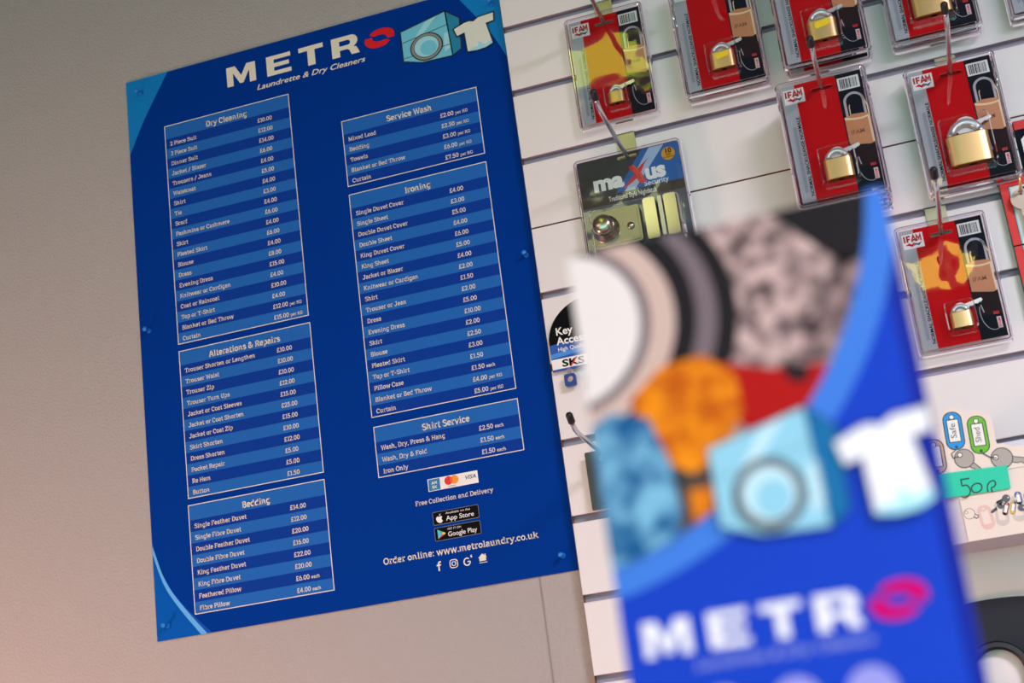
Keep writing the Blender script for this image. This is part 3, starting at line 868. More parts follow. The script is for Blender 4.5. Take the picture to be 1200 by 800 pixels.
def make_pack(size, sticker, label, group, loc, blade_up=0.22):
    """size = width of the padlock in metres; local origin: centre of the hanging slot, y = 0 the back of the card"""
    t = thing('padlock_pack', label, 'padlock pack', loc, group)
    c = MB()
    y = -0.0010
    sl = slot_pts()
    c.poly([(-CW, CBt), (-.032, CBt), (-.032, CT), (-CW, CT)], y, M_cgrey)
    c.poly([(-.032, CBt), (.018, CBt), (.018, CT), (-.032, CT)], y, M_cred, [sl])
    c.poly([(.018, CBt), (CW, CBt), (CW, CT), (.018, CT)], y, M_cblk)
    outline = [(-CW, CBt), (CW, CBt), (CW, CT), (-CW, CT)]
    c.poly(outline, 0.0, M_cgap, [sl])
    for l in (outline, sl):
        c.band([(p, y, q) for p, q in l], [(p, 0.0, q) for p, q in l], M_cgap, True, False)
    card = c.build('backing_card', t)
    d = lambda k: y - .0001 * k
    a = MB(); a.rect(-.0465, -.0215, -.0115, .0075, d(1), M_white)
    lr = mat('pack logo red', (176, 16, 22), 0.5); lw_ = .0021
    lq = lambda pts, o: a.line([(-.0448 + o * .92 + p * .0056, -.0030 + q * .0084) for p, q in pts], lw_, d(2), lr)
    lq([(.0, 0), (.0, 1)], .0010); lq([(.0, 0), (.0, .89), (.72, .89)], .0046); lq([(.0, .47), (.62, .47)], .0046)
    lq([(-.12, 0), (.36, .93), (.84, 0)], .0108); lq([(.12, .26), (.6, .26)], .0108); lq([(.0, 0), (.0, .92), (.42, .3), (.84, .92), (.84, 0)], .0170)
    a.poly([(-.0440, -.0066), (-.0390, -.0040), (-.0365, -.0062), (-.0330, -.0040), (-.0318, -.0052), (-.0362, -.0094), (-.0390, -.0074)], d(2), M_cred)
    a.poly([(-.0356, -.0092), (-.0312, -.0050), (-.0290, -.0064), (-.0232, -.0040), (-.0280, -.0090), (-.0308, -.0074)], d(3), M_bluep)
    a.build('logo_label', card)
    a = MB(); a.rect(.0195, .0455, -.0095, .0070, d(1), M_white)
    random.seed(11); x = .0222
    while x < .0428:
        w = random.choice((.0004, .0004, .0008, .0012)); a.rect(x, x + w, -.0075, .0050, d(2), M_black); x += w + random.choice((.0004, .0005, .0009))
    a.build('barcode_label', card)
    # printed picture of a padlock on the black panel
    a = MB()
    arc = [(.0235, -.047)] + [(.0345 + .0110 * math.cos(math.radians(q)), -.026 + .0105 * math.sin(math.radians(q))) for q in range(180, -1, -15)] + [(.0455, -.047)]
    a.line(arc, .0030, d(1), M_psteel)
    a.line([(.0275, -.045)] + [(.0275, -.033), (.0285, -.030)], .0012, d(2), M_pbrass2)
    a.line([(.0418, -.0175), (.0462, -.0250), (.0488, -.0350), (.0489, -.0480)], .0016, d(1), M_pbrass2)
    a.poly([(.0195, -.0455), (.0300, -.0425), (.0420, -.0435), (CW, -.0455), (CW, -.0830), (.0440, -.0850), (.0195, -.0800)], d(3), M_pbrass)
    a.poly(spline([(.0195, -.0450), (.030, -.0478), (.040, -.0485), (.0465, -.0475)]) + [(.0465, -.0500)] + spline([(.0465, -.0500), (.038, -.0510), (.030, -.0505), (.0195, -.0485)]), d(4), M_pbrass2)
    a.poly([(.0465, -.0475), (CW, -.0470), (CW, -.0830), (.0470, -.0838)], d(4), M_pbrass2)
    text(a, 'IFAM', .0235, -.0685, .0052, d(5), mat('printed engraving', (150, 92, 56), 0.5), width_=.0165, off=.02)
    a.poly([(.0180, -.0800), (.0440, -.0850), (CW, -.0838), (CW, -.1130), (.0180, -.1100)], d(2), M_brown)
    a.line(ell(.037, -.108, .0135, .0230, 20, 160, 300), .0007, d(3), M_psteel)
    a.line([(.0262, -.098), (.0280, -.108)], .0012, d(4), M_psteel)
    for k in range(3):
        a.rect(.0385 + k * .0022, .0400 + k * .0022, -.1120, -.1090, d(3), M_red)
    a.rect(.0385, .0446, -.1126, -.1118, d(4), M_red)
    a.poly([(.0405, -.1160), (.0456, -.1160), (.0456, -.1300), (.0405, -.1300)], d(3), M_pink)
    text(a, 'IFAM', .0445, -.1290, .0028, d(4), M_red, width_=.0115, off=.01, rot=math.pi / 2)
    a.build('printed_padlock', card)
    a = MB()
    text(a, 'NORMAL SHACKLE/ANSE NORMALE', -.0328, -.1340, .0040, d(1), M_black, width_=.104, off=.022, rot=math.pi / 2)
    M_emb = mat('pack grey script', (118, 120, 128), 0.5)
    for k in range(26):
        z = -.128 + k * .0033
        a.line([(-.0435, z), (-.0392, z + .0013), (-.0425, z + .0021), (-.0388, z + .0031)], .0007, d(1), M_emb)
    a.build('lettering', card)
    # clear shell with a bubble over the lock
    s = MB()
    blister_shell(s, -.0555, .0555, .0190, -.1490, .0065, .0006, -.0028, sl)
    w = size; h = size * .78; th = .009 + size * .08
    bx, bz = .0015, -.1275 + h / 2 + .004
    ro = size * .40                                          # shackle reach
    bt, bb = bz + h / 2 + ro + .004, bz - h / 2 - .004
    bl, br = bx - w / 2 - .005, bx + w / 2 + .005
    bw, bh = br - bl, bt - bb
    cxb, czb = (bl + br) / 2, (bt + bb) / 2
    yf = -.0030 - th - .0012
    lb = [rrect(cxb, czb, bw + .003, bh + .003, .006), rrect(cxb, czb, bw, bh, .006), rrect(cxb, czb, bw - .003, bh - .003, .005)]
    ys = [-.0028, yf + .002, yf]
    for i in range(2):
        s.band([(p, ys[i], q) for p, q in reversed(lb[i])], [(p, ys[i + 1], q) for p, q in reversed(lb[i + 1])], PL_bub)
    s.poly(lb[2], yf, PL_bub)
    s.build('blister', t)
    # the padlock itself
    lk = MB(); lock_body(lk, bx, bz, w, h, -.0028, th, M_brass, M_brassd)
    lo = lk.build('padlock', t)
    q = MB(); rs = size * .105; rx = w * .345; zt = bz + h / 2
    path = [(bx - rx, -.0028 - th / 2, zt - .002), (bx - rx, -.0028 - th / 2, zt + ro - rx)] + \
           [(bx + rx * math.cos(math.radians(k)), -.0028 - th / 2, zt + ro - rs - rx + (rx) * math.sin(math.radians(k)) + .0) for k in range(165, 10, -15)] + \
           [(bx + rx, -.0028 - th / 2, zt + ro - rx), (bx + rx, -.0028 - th / 2, zt - .002)]
    q.tube(path, rs, M_nick, 14); q.build('shackle', lo)
    q = MB(); kr = max(.0062, rx * .74)
    kc = (bx + rx * .10, zt + kr * .9)
    q.prism(ell(kc[0], kc[1], kr, kr * .95, 22), -.0066, -.0050, M_nick, None, [ell(kc[0] - kr * .3, kc[1] + kr * .2, kr * .26, kr * .26, 10)])
    kl = .022; k0 = kc[0] + kr * .8
    bl_ = [(0, -.0030), (kl * .2, -.0030)]
    for k in range(5):
        bl_ += [(kl * (.28 + k * .13), -.0012 - .0012 * (k % 2)), (kl * (.34 + k * .13), -.0030 + .0006 * (k % 3))]
    bl_ += [(kl, -.0006), (kl * .97, .0024), (0, .0030)]
    ca, sa = math.cos(blade_up), math.sin(blade_up)
    q.prism([(k0 + a_ * ca - b_ * sa, kc[1] + a_ * sa + b_ * ca) for a_, b_ in bl_], -.0080, -.0066, M_nick)
    q.build('key', lo)
    if sticker:
        q = MB(); sz = size / .03
        p_ = [(-.0085, -.0035), (-.0062, -.0052), (.0070, -.0032), (.0085, .0015), (.0078, .0042), (-.0080, .0022)]
        q.prism([(bx + a_ * sz * .95 + .001, bz + h * .26 + b_ * sz) for a_, b_ in p_], -.0028 - th - .0005, -.0028 - th - .0003, M_yel); q.build('price_sticker', lo)
    return t

def stack(x, z, ys, size, sticker, labels, group, lean=0.0, hook_label=None):
    """ys from the front pack backwards"""
    first = make_pack(size, sticker, labels[0], group if len(ys) > 1 else None, (x, ys[0], z))
    first.rotation_euler = (lean, 0, 0)
    for y, lb in zip(ys[1:], labels[1:]):
        dup(first, (x, y, z - .0002), lb, group, (lean, 0, 0))
    hook(x, z + .0007, hook_label)

GZ = [Z0 + g for g in (-0.0833, -0.2835, -0.4765, -0.6765)]
SD = .0412
stack(.7414, GZ[0] - SD, [-.030], .0215, False, ['single red padlock pack with the smallest brass lock, hanging next to the poster top'], None, 0, 'hook holding the single padlock pack next to the poster top')
stack(.889, GZ[0] - SD, [-.056, -.034], .031, True, ['front padlock pack with yellow sticker in the second hanging column from the poster', 'rear padlock pack behind the yellow stickered one, second column from the poster'],
      'padlock packs in the second column', .03, 'hook at the top of the second column of padlock packs')
stack(1.019, GZ[0] - SD, [-.066, -.036], .036, True, ['front stickered padlock pack at the top of the third column', 'rear padlock pack in the third column whose lower edge shows under a stickered pack'],
      'padlock packs at the top of the third column', .03, 'hook at the top of the third column of padlock packs')
stack(1.154, GZ[0] - SD, [-.058, -.036], .047, True, ['front padlock pack with a big stickered brass lock, top of the fourth column', 'rear padlock pack behind the big stickered lock in the fourth column'],
      'padlock packs at the top of the fourth column', .03, 'hook at the top of the fourth column of padlock packs')
stack(1.298, GZ[0] - SD, [-.052, -.034], .036, False, ['front padlock pack cut off by the top right corner of the photo', 'rear padlock pack cut off by the top right corner of the photo'],
      'padlock packs in the top right corner', .03, 'hook cut off beyond the top right corner')
stack(1.005, GZ[1] - SD, [-.1005, -.083, -.0655, -.048, -.0305], .034, False, ['front padlock pack of the thick stack partly covered by the blurred leaflet'] +
      [n + ' padlock pack from the front in the thick stack above the leaflet' for n in ('second', 'third', 'fourth', 'fifth')],
      'thick stack of padlock packs above the leaflet', .02, 'hook through the thick stack of five padlock packs')
stack(1.1588, GZ[1] - SD, [-.052, -.034], .050, False, ['front padlock pack with the large plain brass lock at the right', 'rear padlock pack behind the one with the large plain brass lock'],
      'padlock packs with the large plain lock', .03, 'hook of the packs with the large plain brass lock')
stack(1.1075, GZ[2] - SD, [-.032], .0255, False, ['single red padlock pack hanging right of the blurred leaflet top'], None, 0, 'hook of the single padlock pack right of the leaflet')

# ================================================================== NIGHT LATCH PACK
YN = -.032
t = thing('night_latch_pack', 'blister pack with a steel night latch under a blue and black header', 'lock pack', (.743, YN, GZ[1] - SD + .0015))
nx, nz = .743, GZ[1] - SD + .0015
OFFN = (nx, YN, nz)
M_nblk = mat('latch header dark', (34, 40, 50), 0.35, noise=((50, 56, 62), 20))
M_nblue = mat('latch header blue', (26, 104, 176), 0.35)
M_nray = mat('latch header ray', (176, 196, 220), 0.35)
M_nbrown = mat('latch brown band', (66, 52, 44), 0.35)
M_ncard = mat('latch lower card', (92, 98, 104), 0.35)
c = MB(); yn = YN - .001
L_, R_, T_, B_ = .6745, .8115, nz + .0065, nz - .165
sl = [(nx + p, nz + q) for p, q in slot_pts(.0265, .0046)]
c.poly([(L_, B_), (R_, B_), (R_, T_), (L_, T_)], yn, M_nblk, [sl]); c.poly([(L_, B_), (R_, B_), (R_, T_), (L_, T_)], YN, M_cgap, [sl])
for l in ([(L_, B_), (R_, B_), (R_, T_), (L_, T_)], sl):
    c.band([(p, yn, q) for p, q in l], [(p, YN, q) for p, q in l], M_cgap, True, False)
N = lambda k: yn - .0001 * k
c.poly([(nx + .020, T_ - .001), (R_, T_ - .001), (R_, nz - .047), (nx - .022, nz - .047)], N(1), M_nblue)
c.poly([(nx + .030, T_ - .001), (nx + .050, T_ - .001), (nx + .004, nz - .047), (nx - .010, nz - .047)], N(2), M_nray)
c.poly([(L_, nz - .047), (R_, nz - .047), (R_, nz - .060), (L_, nz - .060)], N(2), M_nbrown)
c.poly([(L_, nz - .060), (R_, nz - .060), (R_, B_), (L_, B_)], N(1), M_ncard)
c.lathe([(.0034, -.0004), (.0052, -.0010), (.0060, -.0002)], (nx + .018, N(1), nz - .1330), M_nblk, 'y', 18)
card = c.build('backing_card', t, OFFN)
def sub(o, mb, name):
    """a sub-part whose mesh was built in world coordinates"""
    return mb.build(name, o, OFFN)
a = MB(); zt = nz - .0385
text(a, 'ma', L_ + .0185, zt, .0205, N(4), M_white, width_=.0400, off=.05); text(a, 'us', nx + .0200, zt + .0010, .0205, N(4), M_white, width_=.0270, off=.05)
text(a, 'Security', nx + .0165, zt - .0075, .0068, N(4), M_white, width_=.0330, off=.01)
a.poly([(nx - .012, nz - .0445), (nx - .004, nz - .0360), (nx + .0060, nz - .0265), (nx - .0005, nz - .0150), (nx + .0070, nz - .0130), (nx + .0115, nz - .0200),
        (nx + .0270, nz - .0085), (nx + .0215, nz - .0150), (nx + .0150, nz - .0260), (nx + .0205, nz - .0400), (nx + .0120, nz - .0420), (nx + .0085, nz - .0330)], N(5), mat('latch logo red', (216, 44, 22), 0.35))
text(a, 'Traditional Style Nightlatch', L_ + .036, nz - .0565, .0066, N(4), M_white, width_=.064, off=.016)
sub(card, a, 'lettering')
a = MB(); a.poly(ell(R_ - .0145, nz - .0090, .0090, .0090, 30), N(4), mat('latch badge gold', (226, 164, 44), 0.3))
text(a, '10', R_ - .0145, nz - .0080, .0064, N(5), M_black, align='c', off=.03); text(a, 'YEAR', R_ - .0145, nz - .0115, .0022, N(5), M_black, align='c', off=.02); text(a, 'GUARANTEE', R_ - .0145, nz - .0145, .0017, N(5), M_black, align='c', off=.01)
sub(card, a, 'guarantee_badge')
s = MB(); blister_shell(s, .6695, .8165, nz + .0105, nz - .170, .0075, YN + .0006, YN - .0028, sl)
bl, br, bt, bb = L_ + .007, R_ - .007, nz - .064, nz - .138
lb = [rrect((bl + br) / 2, (bt + bb) / 2, br - bl - i, bt - bb - i, .007) for i in (0, .004, .008)]
ys = [YN - .0028, YN - .012, YN - .0150]
for i in range(2):
    s.band([(p, ys[i], q) for p, q in reversed(lb[i])], [(p, ys[i + 1], q) for p, q in reversed(lb[i + 1])], PL_bub)
s.build('blister', t, OFFN)
M_satin = mat('satin nickel', (172, 168, 150), 0.24, metal=1.0)
g = MB(); zc = nz - .0975
g.prism(rrect(nx - .0265, zc, .066, .050, .004), YN - .013, YN - .003, M_satin)
g.prism(rrect(nx - .0265, zc, .060, .044, .003), YN - .0142, YN - .013, M_satin)
latch = g.build('night_latch', t, OFFN)
g = MB(); g.lathe([(.0, -.0250), (.0070, -.0248), (.0118, -.0225), (.0140, -.0185), (.0144, -.0140), (.0118, -.0090), (.0128, -.0060), (.0180, -.0030), (.0185, .0)], (nx - .0400, YN - .0142, zc), M_satin, 'y', 32); sub(latch, g, 'turn_knob')
g = MB(); g.lathe([(.0, -.0040), (.0040, -.0036), (.0048, -.0020), (.0048, 0)], (nx - .0070, YN - .0142, zc - .003), M_satin, 'y', 20); sub(latch, g, 'snib_button')
for x0 in (nx + .0125, nx + .0395):
    g = MB(); g.prism(rrect(x0 + .0080, zc + .002, .0160, .056, .003), YN - .0138, YN - .003, mat('polished latch case', (205, 196, 170), 0.16, metal=1.0)); sub(latch, g, 'keep_case' if x0 > nx + .03 else 'latch_bolt')
g = MB(); g.box(nx + .0320, nx + .0370, YN - .012, YN - .003, zc - .024, zc + .030, M_steel); sub(latch, g, 'staple')
hook(nx, nz + .0007, 'hook through the night latch pack')

# ================================================================== KEY ACCESSORY CARD (left edge, half covered by the leaflet)
YK = -.0235
x0, x1 = .602, .734
zb = on(648, 437, YK)[1]; ztp = on(646, 398, YK)[1]
t = thing('key_accessory_card', 'arched key accessory header card, half covered by the blurred leaflet', 'hanging card', ((x0 + x1) / 2, YK, zb))
OFFN = ((x0 + x1) / 2, YK, zb)
hw = (x1 - x0) / 2; cx = (x0 + x1) / 2
archp = [(x0, zb), (x1, zb), (x1, ztp - .006)] + [(cx + hw * math.cos(math.radians(q)), ztp - .006 + .056 * math.sin(math.radians(q))) for q in range(6, 175, 8)] + [(x0, ztp - .006)]
c = MB(); sl = [(cx + p, ztp + .030 + q) for p, q in slot_pts(.022, .0056)]
c.prism(archp, YK - .0012, YK, M_black, M_cgap, [sl])
N = lambda k: YK - .0012 - .0001 * k
hh = zb + .018
c.rect(x0, x1, zb, zb + .0165, N(1), M_white)
c.poly([(x0, zb + .0165), (x1, zb + .0165), (x1, zb + .046), (cx, zb + .040), (x0, zb + .036)], N(1), mat('accessory blue', (16, 78, 170), 0.35))
c.poly([(x0, zb + .018), (x1, zb + .028), (x1, zb + .034), (x0, zb + .024)], N(2), mat('accessory light blue', (60, 140, 220), 0.35))
c.rect(x0, x1, zb - .0001, zb + .003, N(2), mat('accessory blue', (16, 78, 170)))
card = c.build('header_card', t, OFFN)
a = MB()
text(a, 'Key', x0 + .0105, zb + .0480, .0098, N(4), M_white, off=.02); text(a, 'Accessories', x0 + .0105, zb + .0350, .0098, N(4), M_white, off=.02)
text(a, 'High Quality', x0 + .0105, zb + .0262, .0050, N(4), M_white, off=.012)
text(a, 'SKS', x0 + .0135, zb + .0052, .0088, N(4), M_black, width_=.0300, off=.03)
a.poly([(x0 + .0235, zb + .0038), (x0 + .0255, zb + .0038), (x0 + .0350, zb + .0150), (x0 + .0325, zb + .0150)], N(5), M_red)
a.build('lettering', card, OFFN)
a = MB()
for kx, cl in ((x0 + .022, mat('key cover blue', (20, 62, 140), 0.3)), (x0 + .055, mat('key cover grey', (150, 150, 156), 0.3))):
    a.prism(rrect(kx, zb - .0150, .0150, .0165, .003), YK - .0065, YK - .0015, cl, None, [ell(kx, zb - .0135, .0042, .0042, 16)])
    a.box(kx - .003, kx + .003, YK - .0040, YK - .0025, zb - .008, zb + .001, PL_rim)
a.build('key_cover', t, OFFN)
hook(cx, ztp + .0307, 'short hook behind the leaflet holding the arched card').scale = (1, .4, 1)

# ================================================================== HOOK WITH A DARK PACK left of the leaflet
zh = GZ[3] - .036
xh = .6565
t = thing('dark_pack', 'dark grey hanging pack with a tan edge on the lowest hook by the poster', 'hanging pack', (xh, -.030, zh))
c = MB(); OFFN = (xh, -.030, zh)
sl = [(xh + p, zh + q) for p, q in slot_pts(.020, .0062)]
c.prism(rrect(xh, zh - .0265, .055, .074, .002), -.0320, -.0300, mat('dark pack print', (58, 60, 58), 0.35), mat('tan card edge', (190, 140, 84), 0.7), [sl])
c.build('backing_card', t, OFFN)
c = MB(); c.prism(rrect(xh + .004, zh - .035, .040, .045, .004), -.0400, -.0321, mat('dark pack content', (40, 44, 50), 0.3)); c.build('content', t, OFFN)
hook(xh, zh + .0007, 'hook with a rubber tip beside the lower part of the poster')

# ================================================================== KEY BLANK BOARDS at the right edge
M_kred = mat('key board red', (214, 22, 16), 0.4)
M_kwht = mat('key board white', (222, 226, 224), 0.3)
M_kcy = mat('key board cyan edge', (120, 210, 214), 0.4)
M_kdk = mat('key board dark edge', (20, 40, 40), 0.5)
YB = -.030
bx0 = on(1170, 215, YB)[0] ; bx1 = bx0 + .20; bzt = Z0 - .4665; bzm = on(1177, 291, YB)[1]
t = thing('key_display_board', 'red edged white board with brass hooks and hanging key blanks', 'key board', (bx0 + .1, YB, Z0 - .66))
OFFN = (bx0 + .1, YB, Z0 - .66)
c = MB()
for z1, z0_ in ((bzt, bzm + .0006), (bzm - .0006, Z0 - .66)):
    c.box(bx0, bx1, YB, YS - .0006, z0_, z1, M_kdk)
    c.rect(bx0 + .0006, bx1 - .0006, z0_ + .0003, z1 - .0004, YB - .0002, M_kred)
    top = .0105 if z1 == bzt else 0.0
    c.rect(bx0 + .0095, bx1 - .0095, z0_ + .0003, z1 - top - .0002, YB - .0004, M_kdk)
    c.rect(bx0 + .0102, bx1 - .0102, z0_ + .0003, z1 - top - .0008, YB - .0006, M_kcy)
    c.rect(bx0 + .0118, bx1 - .0118, z0_ + .0003, z1 - top - .0014, YB - .0008, M_kwht)
bd = c.build('board', t, OFFN)
a = MB(); text(a, 'AB', bx0 + .0200, bzt - .0200, .0056, YB - .0010, M_black, off=.05)
a.rect(bx0 + .0225, bx0 + .030, bzt - .0262, bzt - .0248, YB - .0010, M_black)
a.build('lettering', bd, OFFN)
kx = on(1196, 228, YB)[0]; kz = on(1196, 228, YB)[1]
for k in range(1):
    c = MB(); q = kx + k * .045
    c.tube([(q, YB - .0004, kz), (q, YB - .012, kz), (q, YB - .028, kz + .003), (q, YB - .032, kz + .012)], .0017, M_brass, 10)
    c.build('brass_hook', t, OFFN)
k0_ = None
for k in range(1):
    q = kx + k * .045
    o = thing('key_blank', 'round headed key blank hanging from a brass hook on the red edged board', 'key', (q, YB - .008, kz))
    c = MB(); hd = ell(0, -.0085, .0135, .0128, 30)
    c.prism(hd, -.0014, .0010, mat('nickel key', (176, 160, 146), 0.4, metal=0.85), None, [ell(0, -.0004, .0034, .0034, 14)])
    c.prism([(-.0040, -.0205), (.0040, -.0205), (.0040, -.0480), (.0005, -.0540), (-.0030, -.0500), (-.0040, -.0440), (-.0028, -.0400), (-.0040, -.0360), (-.0028, -.0320), (-.0040, -.0280)], -.0012, .0008, MATS['nickel key'])
    c.build('head_and_blade', o)
YU = -.026
ux0 = on(1187, 146, YU)[0]; uzt = on(1190, 142, YU)[1]
t = thing('round_letter_sign', 'dark sign with red top band and white letter at the right edge', 'sign', (ux0 + .07, YU, uzt - .075))
OFFN = (ux0 + .07, YU, uzt - .075)
c = MB(); c.box(ux0, ux0 + .14, YU, YS - .0006, uzt - .075, uzt, M_cblk)
c.rect(ux0 + .0003, ux0 + .1397, uzt - .0115, uzt - .0004, YU - .0002, M_kred)
text(c, 'a', ux0 + .006, uzt - .0570, .052, YU - .0004, M_white, off=.05)
c.build('board', t, OFFN)

# ================================================================== KEY TAG BOX
YX = -.128
M_box = mat('key tag box card', (238, 222, 208), 0.45)
M_boxs = mat('key tag box side', (214, 214, 224), 0.5)
xl, xr = 1.020, 1.262
zbo = Z0 - .9005; zto = Z0 - .800
t = thing('key_tag_box', 'cream counter display box printed with key tags, lower right', 'display box', ((xl + xr) / 2, YX, zbo))
OFFN = ((xl + xr) / 2, YX, zbo)
P = lambda u, v: on(u, v, YX)
xc = P(1130, 610)[0]
c = MB()
# body: front panel with a chamfered left corner, sides, back, base
foot = [(xl, YX + .018), (xc, YX), (xr, YX), (xr, -.0200), (xl, -.0200)]
c.band([(a, y, zbo) for a, y in foot], [(a, y, zto + .0) for a, y in foot], M_boxs, True, False)
k = c.add([(a, y, zbo) for a, y in reversed(foot)]); c.face([k + i for i in range(5)], M_boxs)
c.build('body', t, OFFN)
# die-cut front header
hd = [(xl, zto - .03), (xl, zto + .010)] + spline([(xl, zto + .010), P(1099, 530), P(1098, 512), P(1102, 500), P(1103, 490), P(1108, 480), P(1117, 477), P(1127, 480), P(1131, 486), P(1137, 481), P(1148, 482), P(1160, 488), P(1164, 500), P(1168, 519), P(1176, 520), P(1186, 523), P(1200, 521)], 5) + [(xr, P(1200, 521)[1]), (xr, zto - .03)]
c = MB(); c.prism(hd, YX - .0022, YX - .0006, M_box, M_boxs); c.rect(xc, xr, zbo, zto - .0301, YX - .0012, M_box)
fr = c.build('printed_front', t, OFFN)
N = lambda k: YX - .0022 - .0001 * k
M_out = mat('tag outline', (44, 46, 50), 0.4)
def tag_print(mb, A, B_, w, col, word=None, k=1, faint=False):
    """A, B_ = pixel ends of the tag's axis, turned into points on the box front"""
    ax, az = P(*A); bx_, bz_ = P(*B_)
    dx, dz = ax - bx_, az - bz_; l = math.hypot(dx, dz); ux, uz = dx / l, dz / l; cx_, cz_ = (ax + bx_) / 2, (az + bz_) / 2
    Tq = lambda p: (cx_ + p[0] * uz + p[1] * ux, cz_ - p[0] * ux + p[1] * uz)
    out = M_out if not faint else col
    mb.poly([Tq(p) for p in rrect(0, 0, w, l, w * .46)], N(k), out)
    mb.poly([Tq(p) for p in rrect(0, 0, w * .90, l - w * .10, w * .42)], N(k + 1), col if not faint else col)
    mb.poly([Tq(p) for p in rrect(0, 0, w * .66, l * .60, w * .03)], N(k + 2), out)
    mb.poly([Tq(p) for p in rrect(0, 0, w * .56, l * .56, w * .02)], N(k + 3), M_white if not faint else M_box)
    mb.poly([Tq(p) for p in ell(0, l / 2 - w * .30, w * .15, w * .15, 14)], N(k + 3), out)
    mb.poly([Tq(p) for p in ell(0, l / 2 - w * .30, w * .11, w * .11, 14)], N(k + 4), M_white if not faint else M_box)
    mb.poly([Tq(p) for p in ell(0, -l / 2 + w * .16, w * .08, w * .08, 12)], N(k + 4), out)
    if word:
        ang = math.atan2(uz, ux)
        o = Tq((w * .11, -l * .20))
        text(mb, word, o[0], o[1], w * .30, N(k + 5), M_out, off=-.004, rot=ang, width_=l * .40)
a = MB()
for (A, B_, w, col, word, k) in (((1114, 483), (1121.5, 527.5), .0205, mat('tag blue', (20, 148, 226), 0.4), 'Safe', 3), ((1142.5, 487.5), (1150.5, 532), .0205, mat('tag green', (104, 190, 24), 0.4), 'Shed', 3),
                               ((1093, 515), (1100, 556), .0215, mat('tag mustard', (206, 168, 84), 0.4), None, 2)):
    tag_print(a, A, B_, w, col, word, k)
def key_print(mb, C, r, tip, w, k, col):
    cx_, cz_ = P(*C); tx, tz = P(*tip)
    dx, dz = tx - cx_, tz - cz_; l = math.hypot(dx, dz); dx, dz = dx / l, dz / l
    Q = lambda s_, o: (cx_ + dx * s_ - dz * o, cz_ + dz * s_ + dx * o)
    bl_ = [Q(r * .8, w), Q(l, w), Q(l * 1.04, 0)] + [Q(l * (1 - .1 * i), -w * (1.0 if i % 2 else .5)) for i in range(1, 6)] + [Q(r * .8, -w)]
    mb.poly(bl_, N(k), col)
    mb.line(bl_, .0008, N(k + 1), M_out, True)
    mb.poly(ell(cx_, cz_, r, r, 28), N(k + 2), M_out); mb.poly(ell(cx_, cz_, r * .92, r * .92, 28), N(k + 3), col)
    h = Q(-r * .55, 0)
    mb.poly(ell(*h, r * .28, r * .28, 14), N(k + 4), M_out); mb.poly(ell(*h, r * .2, r * .2, 14), N(k + 5), M_white)
M_kp = mat('printed key grey', (176, 166, 158), 0.4)
key_print(a, (1130, 537.5), .0108, (1152, 555), .0030, 2, M_kp)
key_print(a, (1174, 537), .0118, (1212, 541), .0032, 2, M_kp)
a.line([P(1121, 527), P(1115, 532), P(1117, 537), P(1123, 536)], .0009, N(9), M_out)
a.line([P(1151, 531), P(1160, 536), P(1168, 537)], .0012, N(9), M_out)
a.build('printed_key_tags', fr, OFFN)
a = MB()
N = lambda k: YX - .0012 - .0001 * k
for (A, B_, w, col) in (((1180.5, 588.5), (1177, 604), .0060, mat('tag dark red', (170, 16, 22), 0.4)), ((1188, 586.5), (1186.5, 602.5), .0060, mat('tag yellow', (236, 200, 30), 0.4)), ((1192, 576), (1195, 591.5), .0070, mat('tag deep blue', (24, 86, 176), 0.4)), ((1203, 577), (1205, 592), .0070, MATS['tag green'])):
    tag_print(a, A, B_, w, col, None, 3)
key_print(a, (1179, 584), .0042, (1168, 589), .0012, 2, mat('printed key dark', (90, 90, 94), 0.4))
key_print(a, (1173, 592), .0040, (1162, 600), .0012, 2, MATS['printed key dark'])
key_print(a, (1197, 595), .0040, (1190, 596), .0012, 2, MATS['printed key dark'])
M_fp = mat('faint pink print', (234, 192, 184), 0.45); M_fg = mat('faint grey print', (212, 200, 190), 0.45)
tag_print(a, (1151, 592), (1160, 620), .0150, M_fp, None, 1, True)
tag_print(a, (1172, 586), (1176, 616), .0140, M_fg, None, 1, True); tag_print(a, (1190, 580), (1196, 611), .0140, M_fg, None, 1, True)
key_print(a, (1136, 602), .0060, (1146, 606), .0020, 1, M_box)
a.build('faint_prints', fr, OFFN)
q = MB(); st = [P(1085, 558), P(1180, 545.5), P(1184.5, 572.5), P(1085, 588)]
q.prism(st, YX - .0038, YX - .0031, mat('teal price sticker', (22, 208, 168), 0.5))
sk = q.build('price_sticker', t, OFFN)
q = MB(); yk = YX - .0040; M_pen = mat('marker ink', (10, 14, 16), 0.5)
for st_ in ([(1136, 561), (1126, 562.5), (1127.5, 570)], ):
    q.line([P(*p) for p in st_], .0013, yk, M_pen)
q.line([P(*p) for p in spline([(1127.5, 570), (1133, 569), (1137, 574), (1136, 580), (1131, 583.5), (1127, 582.5)])], .0013, yk, M_pen)
q.line([P(*p) for p in spline([(1143, 567), (1138.8, 571), (1140, 576.5), (1146, 577), (1150.5, 573), (1149, 567.5), (1143, 567)])], .0013, yk, M_pen)
q.line([P(*p) for p in spline([(1158, 577), (1157, 571), (1159, 566), (1163.5, 563.5), (1166.5, 566), (1165.5, 570), (1161.5, 572)])], .0013, yk, M_pen)
q.line([P(1161.5, 572), P(1163, 577.5)], .0013, yk, M_pen)
q.build('lettering', sk, OFFN)

